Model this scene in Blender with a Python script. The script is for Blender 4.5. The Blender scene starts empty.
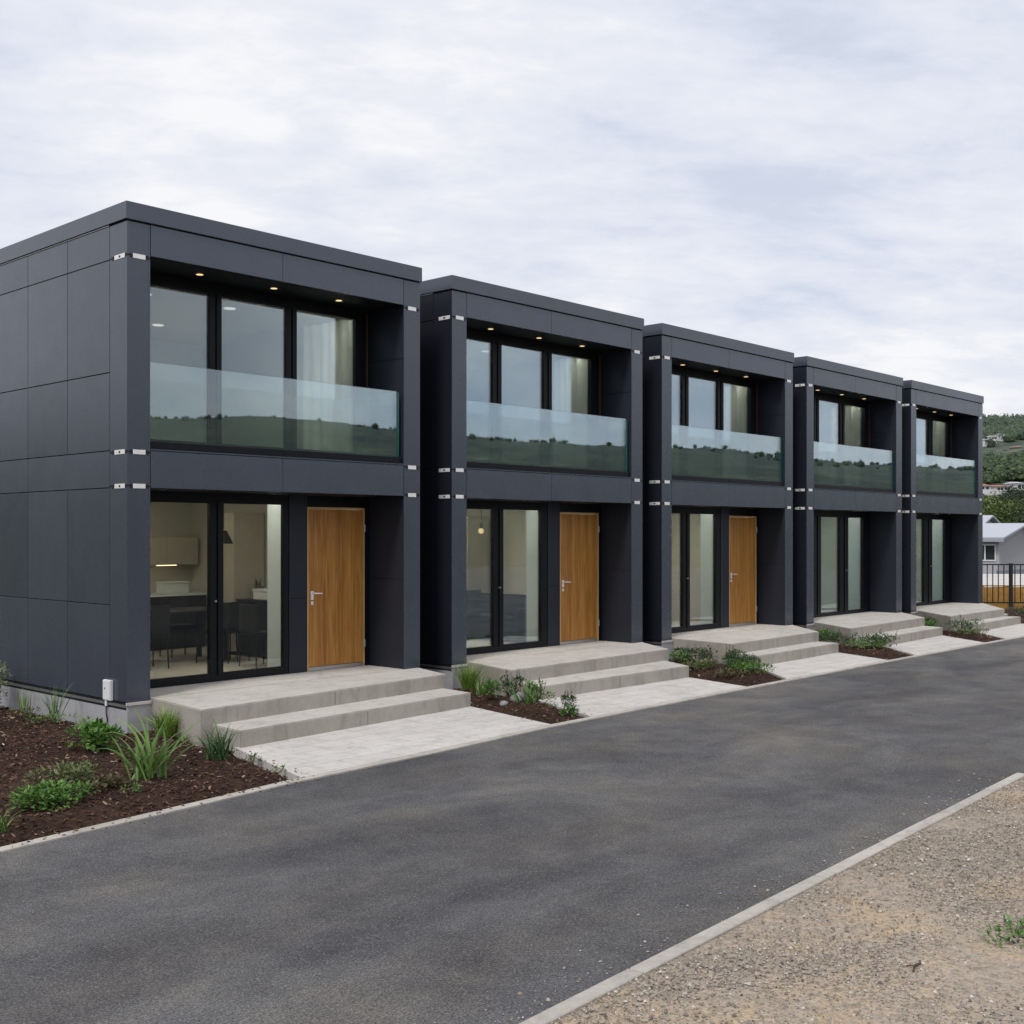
import bpy, bmesh, math, random
from mathutils import Vector, Matrix, noise as mnoise

R = math.radians
random.seed(7)
scene = bpy.context.scene
COL = scene.collection
B = 0.36                 # floor level of the houses above the path
XH = [0.0, 5.08, 10.26, 15.46, 20.59]      # left corners of the houses
XSC = [1.0, 1.033, 1.036, 1.036, 1.02]     # width of each house relative to the nearest
CAM = Vector((-6.61, -12.0, 2.227))
FWD = Vector((0.7338, 0.6794, 0)); RGT = Vector((0.6794, -0.7338, 0))

# ------------------------------------------------------------------ helpers
def tag(o, label=None, cat=None, group=None, kind=None):
    if label: o['label'] = label
    if cat: o['category'] = cat
    if group: o['group'] = group
    if kind: o['kind'] = kind
    return o

def empty(name, loc=(0, 0, 0), rz=0.0, label=None, cat=None, group=None):
    o = bpy.data.objects.new(name, None); COL.objects.link(o)
    o.location = loc; o.rotation_euler = (0, 0, rz); o.empty_display_size = 0.2
    return tag(o, label, cat, group)

class MB:
    xs = 1.0
    def __init__(s): s.v = []; s.f = []
    def poly(s, pts):
        n = len(s.v); s.v += [tuple(p) for p in pts]; s.f.append(tuple(range(n, n + len(pts)))); return s
    def box(s, x0, x1, y0, y1, z0, z1):
        n = len(s.v)
        s.v += [(x0,y0,z0),(x1,y0,z0),(x1,y1,z0),(x0,y1,z0),(x0,y0,z1),(x1,y0,z1),(x1,y1,z1),(x0,y1,z1)]
        s.f += [tuple(n+i for i in q) for q in ((0,3,2,1),(4,5,6,7),(0,1,5,4),(1,2,6,5),(2,3,7,6),(3,0,4,7))]
        return s
    def prism(s, pts, z0, z1):
        a = sum(pts[i][0]*pts[(i+1)%len(pts)][1]-pts[(i+1)%len(pts)][0]*pts[i][1] for i in range(len(pts)))
        if a < 0: pts = pts[::-1]
        n = len(s.v); k = len(pts)
        s.v += [(p[0],p[1],z0) for p in pts] + [(p[0],p[1],z1) for p in pts]
        s.f.append(tuple(n+i for i in reversed(range(k)))); s.f.append(tuple(n+k+i for i in range(k)))
        for i in range(k):
            j = (i+1) % k; s.f.append((n+i, n+j, n+k+j, n+k+i))
        return s
    def cyl(s, p0, p1, r0, r1=None, seg=10, caps=True):
        if r1 is None: r1 = r0
        p0 = Vector(p0); p1 = Vector(p1); d = (p1-p0).normalized()
        u = d.orthogonal().normalized(); w = d.cross(u)
        n = len(s.v)
        for p, r in ((p0, r0), (p1, r1)):
            for i in range(seg):
                a = 2*math.pi*i/seg
                s.v.append(tuple(p + u*(r*math.cos(a)) + w*(r*math.sin(a))))
        for i in range(seg):
            j = (i+1) % seg; s.f.append((n+i, n+j, n+seg+j, n+seg+i))
        if caps:
            s.f.append(tuple(n+i for i in reversed(range(seg)))); s.f.append(tuple(n+seg+i for i in range(seg)))
        return s
    def tube(s, pts, rads, seg=6):
        for i in range(len(pts)-1): s.cyl(pts[i], pts[i+1], rads[i], rads[i+1], seg)
        return s
    def blob(s, c, rx, ry, rz, rng, rough=0.25, sub=1):
        bm = bmesh.new(); bmesh.ops.create_icosphere(bm, subdivisions=sub, radius=1)
        n = len(s.v); bm.verts.ensure_lookup_table()
        for v in bm.verts:
            k = 1 + rng.uniform(-rough, rough)
            s.v.append((c[0]+v.co.x*rx*k, c[1]+v.co.y*ry*k, c[2]+v.co.z*rz*k))
        for f in bm.faces: s.f.append(tuple(n+v.index for v in f.verts))
        bm.free(); return s
    def build(s, name, mat, parent=None, bevel=0.0, smooth=False, segs=1):
        me = bpy.data.meshes.new(name); me.from_pydata([(v[0]*MB.xs, v[1], v[2]) for v in s.v], [], s.f)
        if bevel:
            bm = bmesh.new(); bm.from_mesh(me)
            ed = [e for e in bm.edges if len(e.link_faces) == 2 and e.calc_face_angle(0) > 0.5]
            bmesh.ops.bevel(bm, geom=ed, offset=bevel, segments=segs, affect='EDGES', clamp_overlap=True)
            bm.to_mesh(me); bm.free()
        me.materials.append(mat)
        if smooth:
            for p in me.polygons: p.use_smooth = True
        o = bpy.data.objects.new(name, me); COL.objects.link(o)
        if parent: o.parent = parent
        return o

def boxes(name, mat, parent, *bb, bevel=0.0):      # every box a part of its own
    return [MB().box(*b).build(name, mat, parent, bevel) for b in bb]

# ------------------------------------------------------------------ materials
class NT:
    def __init__(s, name):
        s.m = bpy.data.materials.new(name); s.m.use_nodes = True
        s.t = s.m.node_tree; s.t.nodes.clear()
        s.out = s.t.nodes.new('ShaderNodeOutputMaterial')
    def n(s, typ, **kw):
        nd = s.t.nodes.new(typ)
        for k, v in kw.items():
            if k.startswith('i_'):
                nd.inputs[k[2:].replace('_', ' ')].default_value = v
            else: setattr(nd, k, v)
        return nd
    def l(s, a, b): s.t.links.new(a, b)
    def pos(s, scale=(1, 1, 1), rot=(0, 0, 0)):
        g = s.n('ShaderNodeNewGeometry'); mp = s.n('ShaderNodeMapping')
        mp.inputs['Scale'].default_value = scale; mp.inputs['Rotation'].default_value = rot
        s.l(g.outputs['Position'], mp.inputs['Vector']); return mp.outputs['Vector']
    def noise(s, vec, scale, detail=4, rough=0.55, dist=0.0):
        nd = s.n('ShaderNodeTexNoise'); nd.inputs['Scale'].default_value = scale
        nd.inputs['Detail'].default_value = detail; nd.inputs['Roughness'].default_value = rough
        nd.inputs['Distortion'].default_value = dist
        s.l(vec, nd.inputs['Vector']); return nd.outputs['Fac']
    def ramp(s, fac, stops):
        r = s.n('ShaderNodeValToRGB'); e = r.color_ramp.elements
        while len(e) < len(stops): e.new(0.5)
        for i, (p, c) in enumerate(stops):
            e[i].position = p; e[i].color = (c[0], c[1], c[2], 1) if len(c) == 3 else c
        s.l(fac, r.inputs['Fac']); return r.outputs['Color']
    def mix(s, fac, a, b, mode='MIX'):
        m = s.n('ShaderNodeMix', data_type='RGBA', blend_type=mode)
        for sock, v in ((m.inputs[0], fac), (m.inputs[6], a), (m.inputs[7], b)):
            if isinstance(v, (int, float)): sock.default_value = v
            elif isinstance(v, tuple): sock.default_value = (v[0], v[1], v[2], 1)
            else: s.l(v, sock)
        return m.outputs[2]
    def math(s, op, a, b=None, clamp=False):
        m = s.n('ShaderNodeMath', operation=op, use_clamp=clamp)
        for i, v in enumerate((a, b)):
            if v is None: continue
            if isinstance(v, (int, float)): m.inputs[i].default_value = v
            else: s.l(v, m.inputs[i])
        return m.outputs[0]
    def bump(s, h, strength=0.3, dist=0.01):
        b = s.n('ShaderNodeBump'); b.inputs['Strength'].default_value = strength; b.inputs['Distance'].default_value = dist
        s.l(h, b.inputs['Height']); return b.outputs['Normal']
    def principled(s, color, rough=0.6, metal=0.0, normal=None, spec=0.5, **kw):
        p = s.n('ShaderNodeBsdfPrincipled')
        if isinstance(color, tuple): p.inputs['Base Color'].default_value = (*color[:3], 1)
        else: s.l(color, p.inputs['Base Color'])
        if isinstance(rough, (int, float)): p.inputs['Roughness'].default_value = rough
        else: s.l(rough, p.inputs['Roughness'])
        p.inputs['Metallic'].default_value = metal
        p.inputs['Specular IOR Level'].default_value = spec
        if normal: s.l(normal, p.inputs['Normal'])
        s.l(p.outputs[0], s.out.inputs['Surface']); return p
    def island(s):
        return s.n('ShaderNodeNewGeometry').outputs['Random Per Island']

def mat_cladding(name, base, var=0.10, rough=0.42, spec=1.0):
    t = NT(name); p = t.pos()
    isl = t.island()
    n1 = t.noise(t.pos((1.2, 1.2, 0.35)), 1.6, 4, 0.6)
    f = t.math('ADD', t.math('MULTIPLY', isl, 0.5), t.math('MULTIPLY', n1, 0.5))
    lo = tuple(c*(1-var) for c in base); hi = tuple(c*(1+var*1.2) for c in base)
    c = t.ramp(f, [(0.2, lo), (0.8, hi)])
    rg = t.math('ADD', t.math('MULTIPLY', t.noise(p, 3.0, 5), 0.16), rough-0.08)
    pr = t.principled(c, rg, 0.0, None, spec)
    pr.inputs['Specular Tint'].default_value = (0.86, 0.92, 1.0, 1)
    if spec >= .5: pr.inputs['IOR'].default_value = 1.75; pr.inputs['Specular IOR Level'].default_value = 0.5
    return t.m

def mat_simple(name, col, rough=0.5, metal=0.0, var=0.08, scale=6.0, spec=0.5):
    t = NT(name); n = t.noise(t.pos(), scale, 5)
    c = t.ramp(n, [(0.3, tuple(x*(1-var) for x in col)), (0.7, tuple(x*(1+var) for x in col))])
    t.principled(c, rough, metal, None, spec); return t.m

def mat_concrete(name, lo, hi, brick=False, upright_shade=None):
    t = NT(name); p = t.pos()
    n1 = t.noise(p, 0.9, 6, 0.65, 0.6); n2 = t.noise(p, 14, 6, 0.7); n3 = t.noise(p, 160, 2)
    f = t.math('ADD', t.math('MULTIPLY', n1, 0.6), t.math('MULTIPLY', n2, 0.4))
    c = t.ramp(f, [(0.34, lo), (0.5, tuple((a+b)/2 for a, b in zip(lo, hi))), (0.66, hi)])
    c = t.mix(0.35, c, t.ramp(n3, [(0.3, (0.25, 0.24, 0.22)), (0.75, (0.78, 0.76, 0.72))]), 'SOFT_LIGHT')
    st = t.noise(t.pos((2.5, 2.5, 0.6)), 1.7, 5, 0.7, 1.0)
    c = t.mix(t.ramp(st, [(0.50, (0, 0, 0)), (0.72, (0.75, 0.75, 0.75))]), c, tuple(x*0.72 for x in lo))
    if brick:
        b = t.n('ShaderNodeTexBrick'); b.inputs['Scale'].default_value = 1.0
        b.inputs['Color1'].default_value = (1, 1, 1, 1); b.inputs['Color2'].default_value = (0.93, 0.93, 0.92, 1)
        b.inputs['Mortar'].default_value = (0.62, 0.61, 0.59, 1)
        b.inputs['Brick Width'].default_value = 0.6; b.inputs['Row Height'].default_value = 0.3
        b.inputs['Mortar Size'].default_value = 0.006; b.inputs['Mortar Smooth'].default_value = 0.4
        t.l(p, b.inputs['Vector']); c = t.mix(1.0, c, b.outputs['Color'], 'MULTIPLY')
    if upright_shade:      # upright faces darkened in the colour to stand in for shade
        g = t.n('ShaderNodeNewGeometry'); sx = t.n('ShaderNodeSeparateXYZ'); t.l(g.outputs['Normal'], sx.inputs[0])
        c = t.mix(t.math('SUBTRACT', 1.0, t.math('ABSOLUTE', sx.outputs[2]), True), c, t.mix(1.0, c, (upright_shade, upright_shade*.975, upright_shade*.94), 'MULTIPLY'))
    h = t.math('ADD', t.math('MULTIPLY', n2, 0.6), t.math('MULTIPLY', n3, 0.4))
    t.principled(c, 0.85, 0, t.bump(h, 0.25, 0.01), 0.3); return t.m

def mat_glass(name, tint, k, mx, gloss=(0.84, 0.93, 1.0)):
    t = NT(name)
    fr = t.n('ShaderNodeFresnel'); fr.inputs['IOR'].default_value = 1.5
    f = t.math('MINIMUM', t.math('MULTIPLY', fr.outputs[0], k), mx)
    tr = t.n('ShaderNodeBsdfTransparent'); tr.inputs['Color'].default_value = (*tint, 1)
    gl = t.n('ShaderNodeBsdfGlossy'); gl.inputs['Roughness'].default_value = 0.0
    gl.inputs['Color'].default_value = (*gloss, 1)
    wob = t.noise(t.pos(), 0.9, 2)
    t.l(t.bump(wob, 0.03, 0.02), gl.inputs['Normal'])
    mx_ = t.n('ShaderNodeMixShader')
    t.l(f, mx_.inputs[0]); t.l(tr.outputs[0], mx_.inputs[1]); t.l(gl.outputs[0], mx_.inputs[2])
    t.l(mx_.outputs[0], t.out.inputs['Surface']); return t.m

def mat_emit(name, col, strength):
    t = NT(name); e = t.n('ShaderNodeEmission'); e.inputs['Color'].default_value = (*col, 1)
    e.inputs['Strength'].default_value = strength; t.l(e.outputs[0], t.out.inputs['Surface']); return t.m

def mat_leaf(name, stops, rough=0.5, trans=0.25):
    t = NT(name); isl = t.island()
    n = t.noise(t.pos(), 3.0, 3)
    f = t.math('ADD', t.math('MULTIPLY', isl, 0.65), t.math('MULTIPLY', n, 0.35))
    c = t.ramp(f, stops)
    p = t.principled(c, rough, 0, None, 0.4)
    tl = t.n('ShaderNodeBsdfTranslucent'); t.l(c, tl.inputs['Color'])
    ms = t.n('ShaderNodeMixShader'); ms.inputs[0].default_value = trans
    t.l(p.outputs[0], ms.inputs[1]); t.l(tl.outputs[0], ms.inputs[2]); t.l(ms.outputs[0], t.out.inputs['Surface'])
    return t.m

M = {}
M['clad'] = mat_cladding('cladding_charcoal', (0.043, 0.050, 0.069), 0.18, 0.27)
M['trim'] = mat_cladding('trim_charcoal', (0.044, 0.051, 0.070), 0.06, 0.27)
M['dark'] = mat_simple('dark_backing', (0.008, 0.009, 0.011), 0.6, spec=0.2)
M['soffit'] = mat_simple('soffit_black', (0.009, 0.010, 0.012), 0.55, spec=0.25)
M['frame'] = mat_simple('window_frame', (0.006, 0.007, 0.010), 0.4, spec=0.22)
M['steel'] = mat_simple('bright_steel', (0.88, 0.87, 0.85), 0.35, 0.25)
M['bolt'] = mat_simple('dark_bolt', (0.02, 0.02, 0.022), 0.45, 0.5)
M['alu'] = mat_simple('aluminium', (0.5, 0.5, 0.5), 0.4, 0.9)
M['glass'] = mat_glass('window_glass', (0.93, 0.95, 0.94), 0.62, 0.7)
M['glass_up'] = mat_glass('solar_window_glass', (0.88, 0.92, 0.91), 2.5, 0.7)
M['bal'] = mat_glass('balustrade_glass', (0.92, 0.955, 0.94), 2.45, 0.75, (0.89, 0.97, 1.0))
M['teal'] = mat_simple('glass_edge', (0.012, 0.075, 0.07), 0.12)
M['conc'] = mat_concrete('cast_concrete', (0.42, 0.395, 0.365), (0.54, 0.515, 0.48), upright_shade=0.76)
M['path'] = mat_concrete('path_concrete', (0.49, 0.465, 0.445), (0.62, 0.595, 0.575), True)
M['kerb'] = mat_concrete('kerb_concrete', (0.34, 0.315, 0.285), (0.50, 0.47, 0.43))
M['plinth'] = mat_concrete('plinth_concrete', (0.30, 0.30, 0.32), (0.40, 0.40, 0.42))
M['joint'] = mat_simple('joint_filler', (0.12, 0.11, 0.10), 0.9)
M['shade'] = mat_cladding('cladding_gap_shade', (0.013, 0.015, 0.022), 0.1, 0.4, 0.3)  # charcoal cladding again, with the shade between the houses put into its colour
M['reveal'] = mat_cladding('reveal_shaded', (0.020, 0.023, 0.032), 0.1, 0.42, 0.3)  # cladding tone darkened to carry the shade inside the recesses
M['down'] = mat_emit('downlight_lens', (1.0, 0.70, 0.36), 1.3)
M['ceil_lamp'] = mat_emit('ceiling_lens', (1.0, 0.93, 0.82), 0.75)
M['room_lamp_b'] = mat_emit('room_lens_bright', (1.0, 0.85, 0.66), 180)
M['room_lamp_c'] = mat_emit('room_lens_cool', (0.92, 1.0, 0.92), 105)
M['fill_glow'] = mat_emit('fill_strip_glow', (1.0, 0.96, 0.88), 17)  # glow of the added fill strips, no lamp of the houses
M['room_lamp'] = mat_emit('room_lens', (1.0, 0.86, 0.68), 70)
M['strip'] = mat_emit('strip_lens', (1.0, 0.75, 0.45), 2.5)
M['bulb'] = mat_emit('bulb', (1.0, 0.66, 0.30), 1.6)
M['iwall'] = mat_simple('inner_wall', (0.52, 0.50, 0.44), 0.8, 0, 0.03, 1.5)
M['iwhite'] = mat_simple('inner_white', (0.70, 0.76, 0.73), 0.8, 0, 0.03, 1.5)
M['ifloor'] = mat_concrete('inner_floor', (0.42, 0.39, 0.33), (0.50, 0.47, 0.40))
M['iceil'] = mat_simple('inner_ceiling', (0.62, 0.60, 0.52), 0.85, 0, 0.02, 1.5)
M['furn'] = mat_simple('dark_furniture', (0.010, 0.010, 0.011), 0.6, 0, 0.15)
M['furn2'] = mat_simple('charcoal_fabric', (0.014, 0.014, 0.016), 0.9, 0, 0.2, 30)
M['cab'] = mat_simple('cabinet_beige', (0.42, 0.39, 0.32), 0.5, 0, 0.05)
M['cabb'] = mat_simple('cabinet_brown', (0.20, 0.135, 0.07), 0.5, 0, 0.1)
M['curtain'] = mat_simple('curtain_cream', (0.82, 0.80, 0.68), 0.9, 0, 0.04)
M['bark'] = mat_simple('tree_bark', (0.06, 0.045, 0.035), 0.9, 0, 0.3)
M['white'] = mat_simple('white_paint', (0.72, 0.72, 0.74), 0.45, 0, 0.03)
M['fence'] = mat_simple('black_fence_paint', (0.012, 0.015, 0.018), 0.4)
M['grey_rock'] = mat_concrete('grey_rock', (0.16, 0.16, 0.16), (0.30, 0.30, 0.30))
M['pale_rock'] = mat_concrete('pale_rock', (0.40, 0.38, 0.34), (0.55, 0.52, 0.48))

def mat_wood():
    t = NT('oak_veneer')
    g = t.noise(t.pos((1, 1, 0.045)), 34, 6, 0.65, 0.4)
    b = t.noise(t.pos((1, 1, 0.01)), 9, 3, 0.6)
    k = t.noise(t.pos((1, 1, 0.18)), 5, 4, 0.6, 1.2)
    f = t.math('ADD', t.math('MULTIPLY', g, 0.55), t.math('ADD', t.math('MULTIPLY', b, 0.3), t.math('MULTIPLY', k, 0.15)))
    c = t.ramp(f, [(0.35, (0.20, 0.080, 0.016)), (0.5, (0.40, 0.178, 0.038)), (0.66, (0.56, 0.285, 0.078))])
    t.principled(c, 0.45, 0, t.bump(g, 0.06, 0.003), 0.4); return t.m
M['wood'] = mat_wood()
M['jamb'] = mat_simple('jamb_brown', (0.09, 0.06, 0.045), 0.5)
M['woodedge'] = mat_simple('oak_edge', (0.52, 0.33, 0.14), 0.5)

def mat_asphalt():
    t = NT('asphalt'); p = t.pos()
    big = t.noise(t.pos((0.55, 1.0, 1), (0, 0, R(25))), 0.55, 5, 0.6, 0.8)
    mid = t.noise(p, 2.2, 5, 0.65, 0.5); fine = t.noise(p, 85, 5, 0.85)
    v = t.n('ShaderNodeTexVoronoi'); v.inputs['Scale'].default_value = 120; t.l(p, v.inputs['Vector'])
    f = t.math('ADD', t.math('MULTIPLY', big, 0.68), t.math('MULTIPLY', mid, 0.32))
    c = t.ramp(f, [(0.35, (0.052, 0.051, 0.055)), (0.46, (0.078, 0.076, 0.079)), (0.56, (0.110, 0.106, 0.105)), (0.68, (0.160, 0.150, 0.138))])
    c = t.mix(0.85, c, t.ramp(fine, [(0.36, (0.06, 0.06, 0.06)), (0.5, (0.48, 0.48, 0.48)), (0.64, (0.96, 0.95, 0.93))]), 'OVERLAY')
    sc = t.n('ShaderNodeSeparateColor'); t.l(v.outputs['Color'], sc.inputs[0])
    tint = t.noise(t.pos((.6, 1, 1), (0, 0, R(25))), 1.1, 4, 0.6)
    c = t.mix(0.5, c, t.ramp(tint, [(0.35, (0.46, 0.48, 0.54)), (0.5, (0.5, 0.5, 0.5)), (0.65, (0.56, 0.51, 0.45))]), 'SOFT_LIGHT')
    lit = t.math('GREATER_THAN', sc.outputs[0], 0.93)
    c = t.mix(t.math('MULTIPLY', lit, 0.35), c, (0.26, 0.245, 0.23))
    h = t.math('ADD', fine, t.math('MULTIPLY', v.outputs['Distance'], 0.7))
    t.principled(c, 0.88, 0, t.bump(h, 0.45, 0.006), 0.25); return t.m
M['asphalt'] = mat_asphalt()

def mat_gravel():
    t = NT('gravel'); p = t.pos()
    big = t.noise(p, 0.75, 4, 0.6, 0.7); mid = t.noise(p, 5, 5, 0.65)
    c = t.ramp(t.math('ADD', t.math('MULTIPLY', big, 0.6), t.math('MULTIPLY', mid, 0.4)),
               [(0.38, (0.215, 0.188, 0.160)), (0.52, (0.262, 0.218, 0.172)), (0.64, (0.310, 0.240, 0.155))])
    v = t.n('ShaderNodeTexVoronoi'); v.inputs['Scale'].default_value = 75; t.l(p, v.inputs['Vector'])
    v2 = t.n('ShaderNodeTexVoronoi'); v2.inputs['Scale'].default_value = 33; t.l(p, v2.inputs['Vector'])
    hs = t.n('ShaderNodeHueSaturation'); hs.inputs['Saturation'].default_value = 0.0; t.l(v.outputs['Color'], hs.inputs['Color'])
    c = t.mix(0.55, c, t.mix(0.5, hs.outputs[0], (0.5, 0.48, 0.45)), 'OVERLAY')
    hs2 = t.n('ShaderNodeHueSaturation'); hs2.inputs['Saturation'].default_value = 0.1; t.l(v2.outputs['Color'], hs2.inputs['Color'])
    c = t.mix(t.math('MULTIPLY', t.noise(p, 9, 3), 0.6), c, hs2.outputs[0], 'OVERLAY')
    h = t.math('ADD', t.math('MULTIPLY', v.outputs['Distance'], -0.6), t.math('MULTIPLY', v2.outputs['Distance'], -0.6))
    t.principled(c, 0.92, 0, t.bump(h, 0.7, 0.012), 0.2); return t.m
M['gravel'] = mat_gravel()

def mat_island(name, stops, rough=0.9):
    t = NT(name); c = t.ramp(t.island(), stops)
    c = t.mix(0.3, c, t.ramp(t.noise(t.pos(), 60, 3), [(0.3, (0.3, 0.3, 0.3)), (0.7, (0.7, 0.7, 0.7))]), 'OVERLAY')
    t.principled(c, rough, 0, None, 0.25); return t.m
M['pebble'] = mat_island('pebbles', [(0, (0.08, 0.07, 0.06)), (0.10, (0.18, 0.155, 0.13)), (0.5, (0.27, 0.235, 0.195)), (0.9, (0.37, 0.335, 0.29)), (1.0, (0.58, 0.55, 0.51))])
M['chips'] = mat_island('bark_chips', [(0, (0.014, 0.008, 0.006)), (0.4, (0.050, 0.026, 0.018)), (0.80, (0.115, 0.060, 0.038)), (0.94, (0.18, 0.11, 0.075)), (0.985, (0.34, 0.26, 0.19)), (1.0, (0.5, 0.43, 0.36))])

def mat_soil():
    t = NT('mulch_soil'); p = t.pos()
    n = t.noise(p, 22, 6, 0.7); n2 = t.noise(p, 1.2, 3)
    c = t.ramp(t.math('ADD', t.math('MULTIPLY', n, 0.7), t.math('MULTIPLY', n2, 0.3)), [(0.38, (0.014, 0.008, 0.006)), (0.55, (0.052, 0.029, 0.020)), (0.72, (0.125, 0.072, 0.050))])
    t.principled(c, 0.95, 0, t.bump(n, 0.8, 0.03), 0.15); return t.m
M['soil'] = mat_soil()

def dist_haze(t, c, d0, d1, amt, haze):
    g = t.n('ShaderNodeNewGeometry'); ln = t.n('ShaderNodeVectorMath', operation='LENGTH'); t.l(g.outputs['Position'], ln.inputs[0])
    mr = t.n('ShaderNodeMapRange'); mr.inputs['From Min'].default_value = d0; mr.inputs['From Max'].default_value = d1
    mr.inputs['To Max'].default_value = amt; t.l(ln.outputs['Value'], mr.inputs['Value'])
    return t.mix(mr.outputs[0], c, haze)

def mat_land():
    t = NT('terrain'); p = t.pos()
    a = t.noise(p, 0.012, 5, 0.6, 0.6); b = t.noise(p, 0.12, 5, 0.65); c_ = t.noise(p, 1.4, 4)
    f = t.math('ADD', t.math('MULTIPLY', a, 0.45), t.math('MULTIPLY', b, 0.55))
    c = t.ramp(f, [(0.36, (0.020, 0.028, 0.018)), (0.46, (0.048, 0.058, 0.034)), (0.54, (0.095, 0.105, 0.058)), (0.66, (0.18, 0.18, 0.095))])
    c = t.mix(0.4, c, t.ramp(c_, [(0.3, (0.3, 0.3, 0.3)), (0.7, (0.7, 0.7, 0.7))]), 'OVERLAY')
    wv = t.noise(t.pos((.02, .02, .16)), 1.0, 4, 0.65, 0.5)
    c = t.mix(t.ramp(wv, [(0.44, (0, 0, 0)), (0.58, (.6, .6, .6))]), c, (0.016, 0.024, 0.015))
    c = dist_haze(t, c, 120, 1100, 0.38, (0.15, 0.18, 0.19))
    t.principled(c, 0.95, 0, None, 0.1); return t.m
M['land'] = mat_land()

def mat_forest():
    t = NT('far_canopy'); p = t.pos(); isl = t.island()
    n = t.noise(p, 0.5, 5, 0.7); n2 = t.noise(p, 0.02, 3)
    f = t.math('ADD', t.math('MULTIPLY', isl, 0.3), t.math('ADD', t.math('MULTIPLY', n, 0.5), t.math('MULTIPLY', n2, 0.25)))
    c = t.ramp(f, [(0.33, (0.042, 0.072, 0.036)), (0.55, (0.098, 0.142, 0.058)), (0.78, (0.19, 0.24, 0.10))])
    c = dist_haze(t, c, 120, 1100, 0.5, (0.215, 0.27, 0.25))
    p_ = t.principled(c, 0.95, 0, None, 0.05)
    tl = t.n('ShaderNodeBsdfTranslucent'); t.l(c, tl.inputs['Color']); ms_ = t.n('ShaderNodeMixShader'); ms_.inputs[0].default_value = .45
    t.l(p_.outputs[0], ms_.inputs[1]); t.l(tl.outputs[0], ms_.inputs[2]); t.l(ms_.outputs[0], t.out.inputs['Surface']); return t.m
M['forest'] = mat_forest()
M['tree_light'] = mat_leaf('tree_leaf_light', [(0.15, (0.040, 0.066, 0.018)), (0.5, (0.105, 0.150, 0.036)), (0.85, (0.19, 0.24, 0.07))], 0.6)
M['tree_dark'] = mat_leaf('tree_leaf_dark', [(0.15, (0.012, 0.026, 0.014)), (0.5, (0.030, 0.058, 0.024)), (0.85, (0.07, 0.10, 0.04))], 0.6)
M['blade'] = mat_leaf('blade_green', [(0.1, (0.044, 0.106, 0.020)), (0.5, (0.106, 0.219, 0.044)), (0.85, (0.250, 0.350, 0.106)), (1.0, (0.413, 0.350, 0.163))], 0.4)
M['blade_dark'] = mat_leaf('blade_dark', [(0.1, (0.022, 0.069, 0.022)), (0.5, (0.056, 0.138, 0.045)), (0.9, (0.150, 0.237, 0.094))], 0.4)
M['blade_lime'] = mat_leaf('blade_lime', [(0.1, (0.08, 0.17, 0.016)), (0.5, (0.17, 0.30, 0.035)), (0.9, (0.30, 0.42, 0.10))], 0.5)
M['leaf'] = mat_leaf('leaf_green', [(0.1, (0.031, 0.088, 0.015)), (0.5, (0.088, 0.200, 0.035)), (0.9, (0.188, 0.325, 0.075))], 0.5)
M['leaf_olive'] = mat_leaf('leaf_olive', [(0.1, (0.050, 0.075, 0.025)), (0.5, (0.125, 0.163, 0.056)), (0.9, (0.250, 0.263, 0.125))], 0.6)
M['leaf_dark'] = mat_leaf('leaf_dark', [(0.1, (0.015, 0.043, 0.015)), (0.5, (0.043, 0.094, 0.030)), (0.9, (0.112, 0.175, 0.062))], 0.5)
M['leaf_pale'] = mat_leaf('leaf_pale', [(0.1, (0.08, 0.11, 0.05)), (0.5, (0.18, 0.22, 0.11)), (0.9, (0.32, 0.33, 0.2))], 0.6)
M['leaf_rust'] = mat_leaf('leaf_rust', [(0.1, (0.05, 0.035, 0.02)), (0.5, (0.11, 0.085, 0.04)), (0.9, (0.12, 0.15, 0.06))], 0.6)
M['stem'] = mat_simple('plant_stem', (0.07, 0.06, 0.03), 0.8)
M['ochre'] = mat_simple('ochre_boards', (0.42, 0.22, 0.05), 0.75, 0, 0.2, 9)
M['lilac'] = mat_simple('lilac_render', (0.42, 0.41, 0.44), 0.8, 0, 0.03)
M['base_grey'] = mat_simple('grey_render', (0.25, 0.26, 0.30), 0.8, 0, 0.05)
M['metal_roof'] = mat_simple('pale_metal_roof', (0.40, 0.42, 0.47), 0.35, 0, 0.03)
M['roof_side'] = mat_simple('fascia_grey', (0.33, 0.34, 0.38), 0.6)
M['terracotta'] = mat_simple('terracotta_roof', (0.30, 0.14, 0.10), 0.8, 0, 0.15)
M['rustwall'] = mat_simple('rust_wall', (0.24, 0.16, 0.13), 0.8, 0, 0.15)
M['farwhite'] = mat_simple('far_white_wall', (0.66, 0.66, 0.66), 0.8)
M['fargrey'] = mat_simple('far_grey_roof', (0.42, 0.44, 0.47), 0.7)
M['darkpane'] = mat_simple('dark_pane', (0.03, 0.035, 0.04), 0.1)

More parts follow.
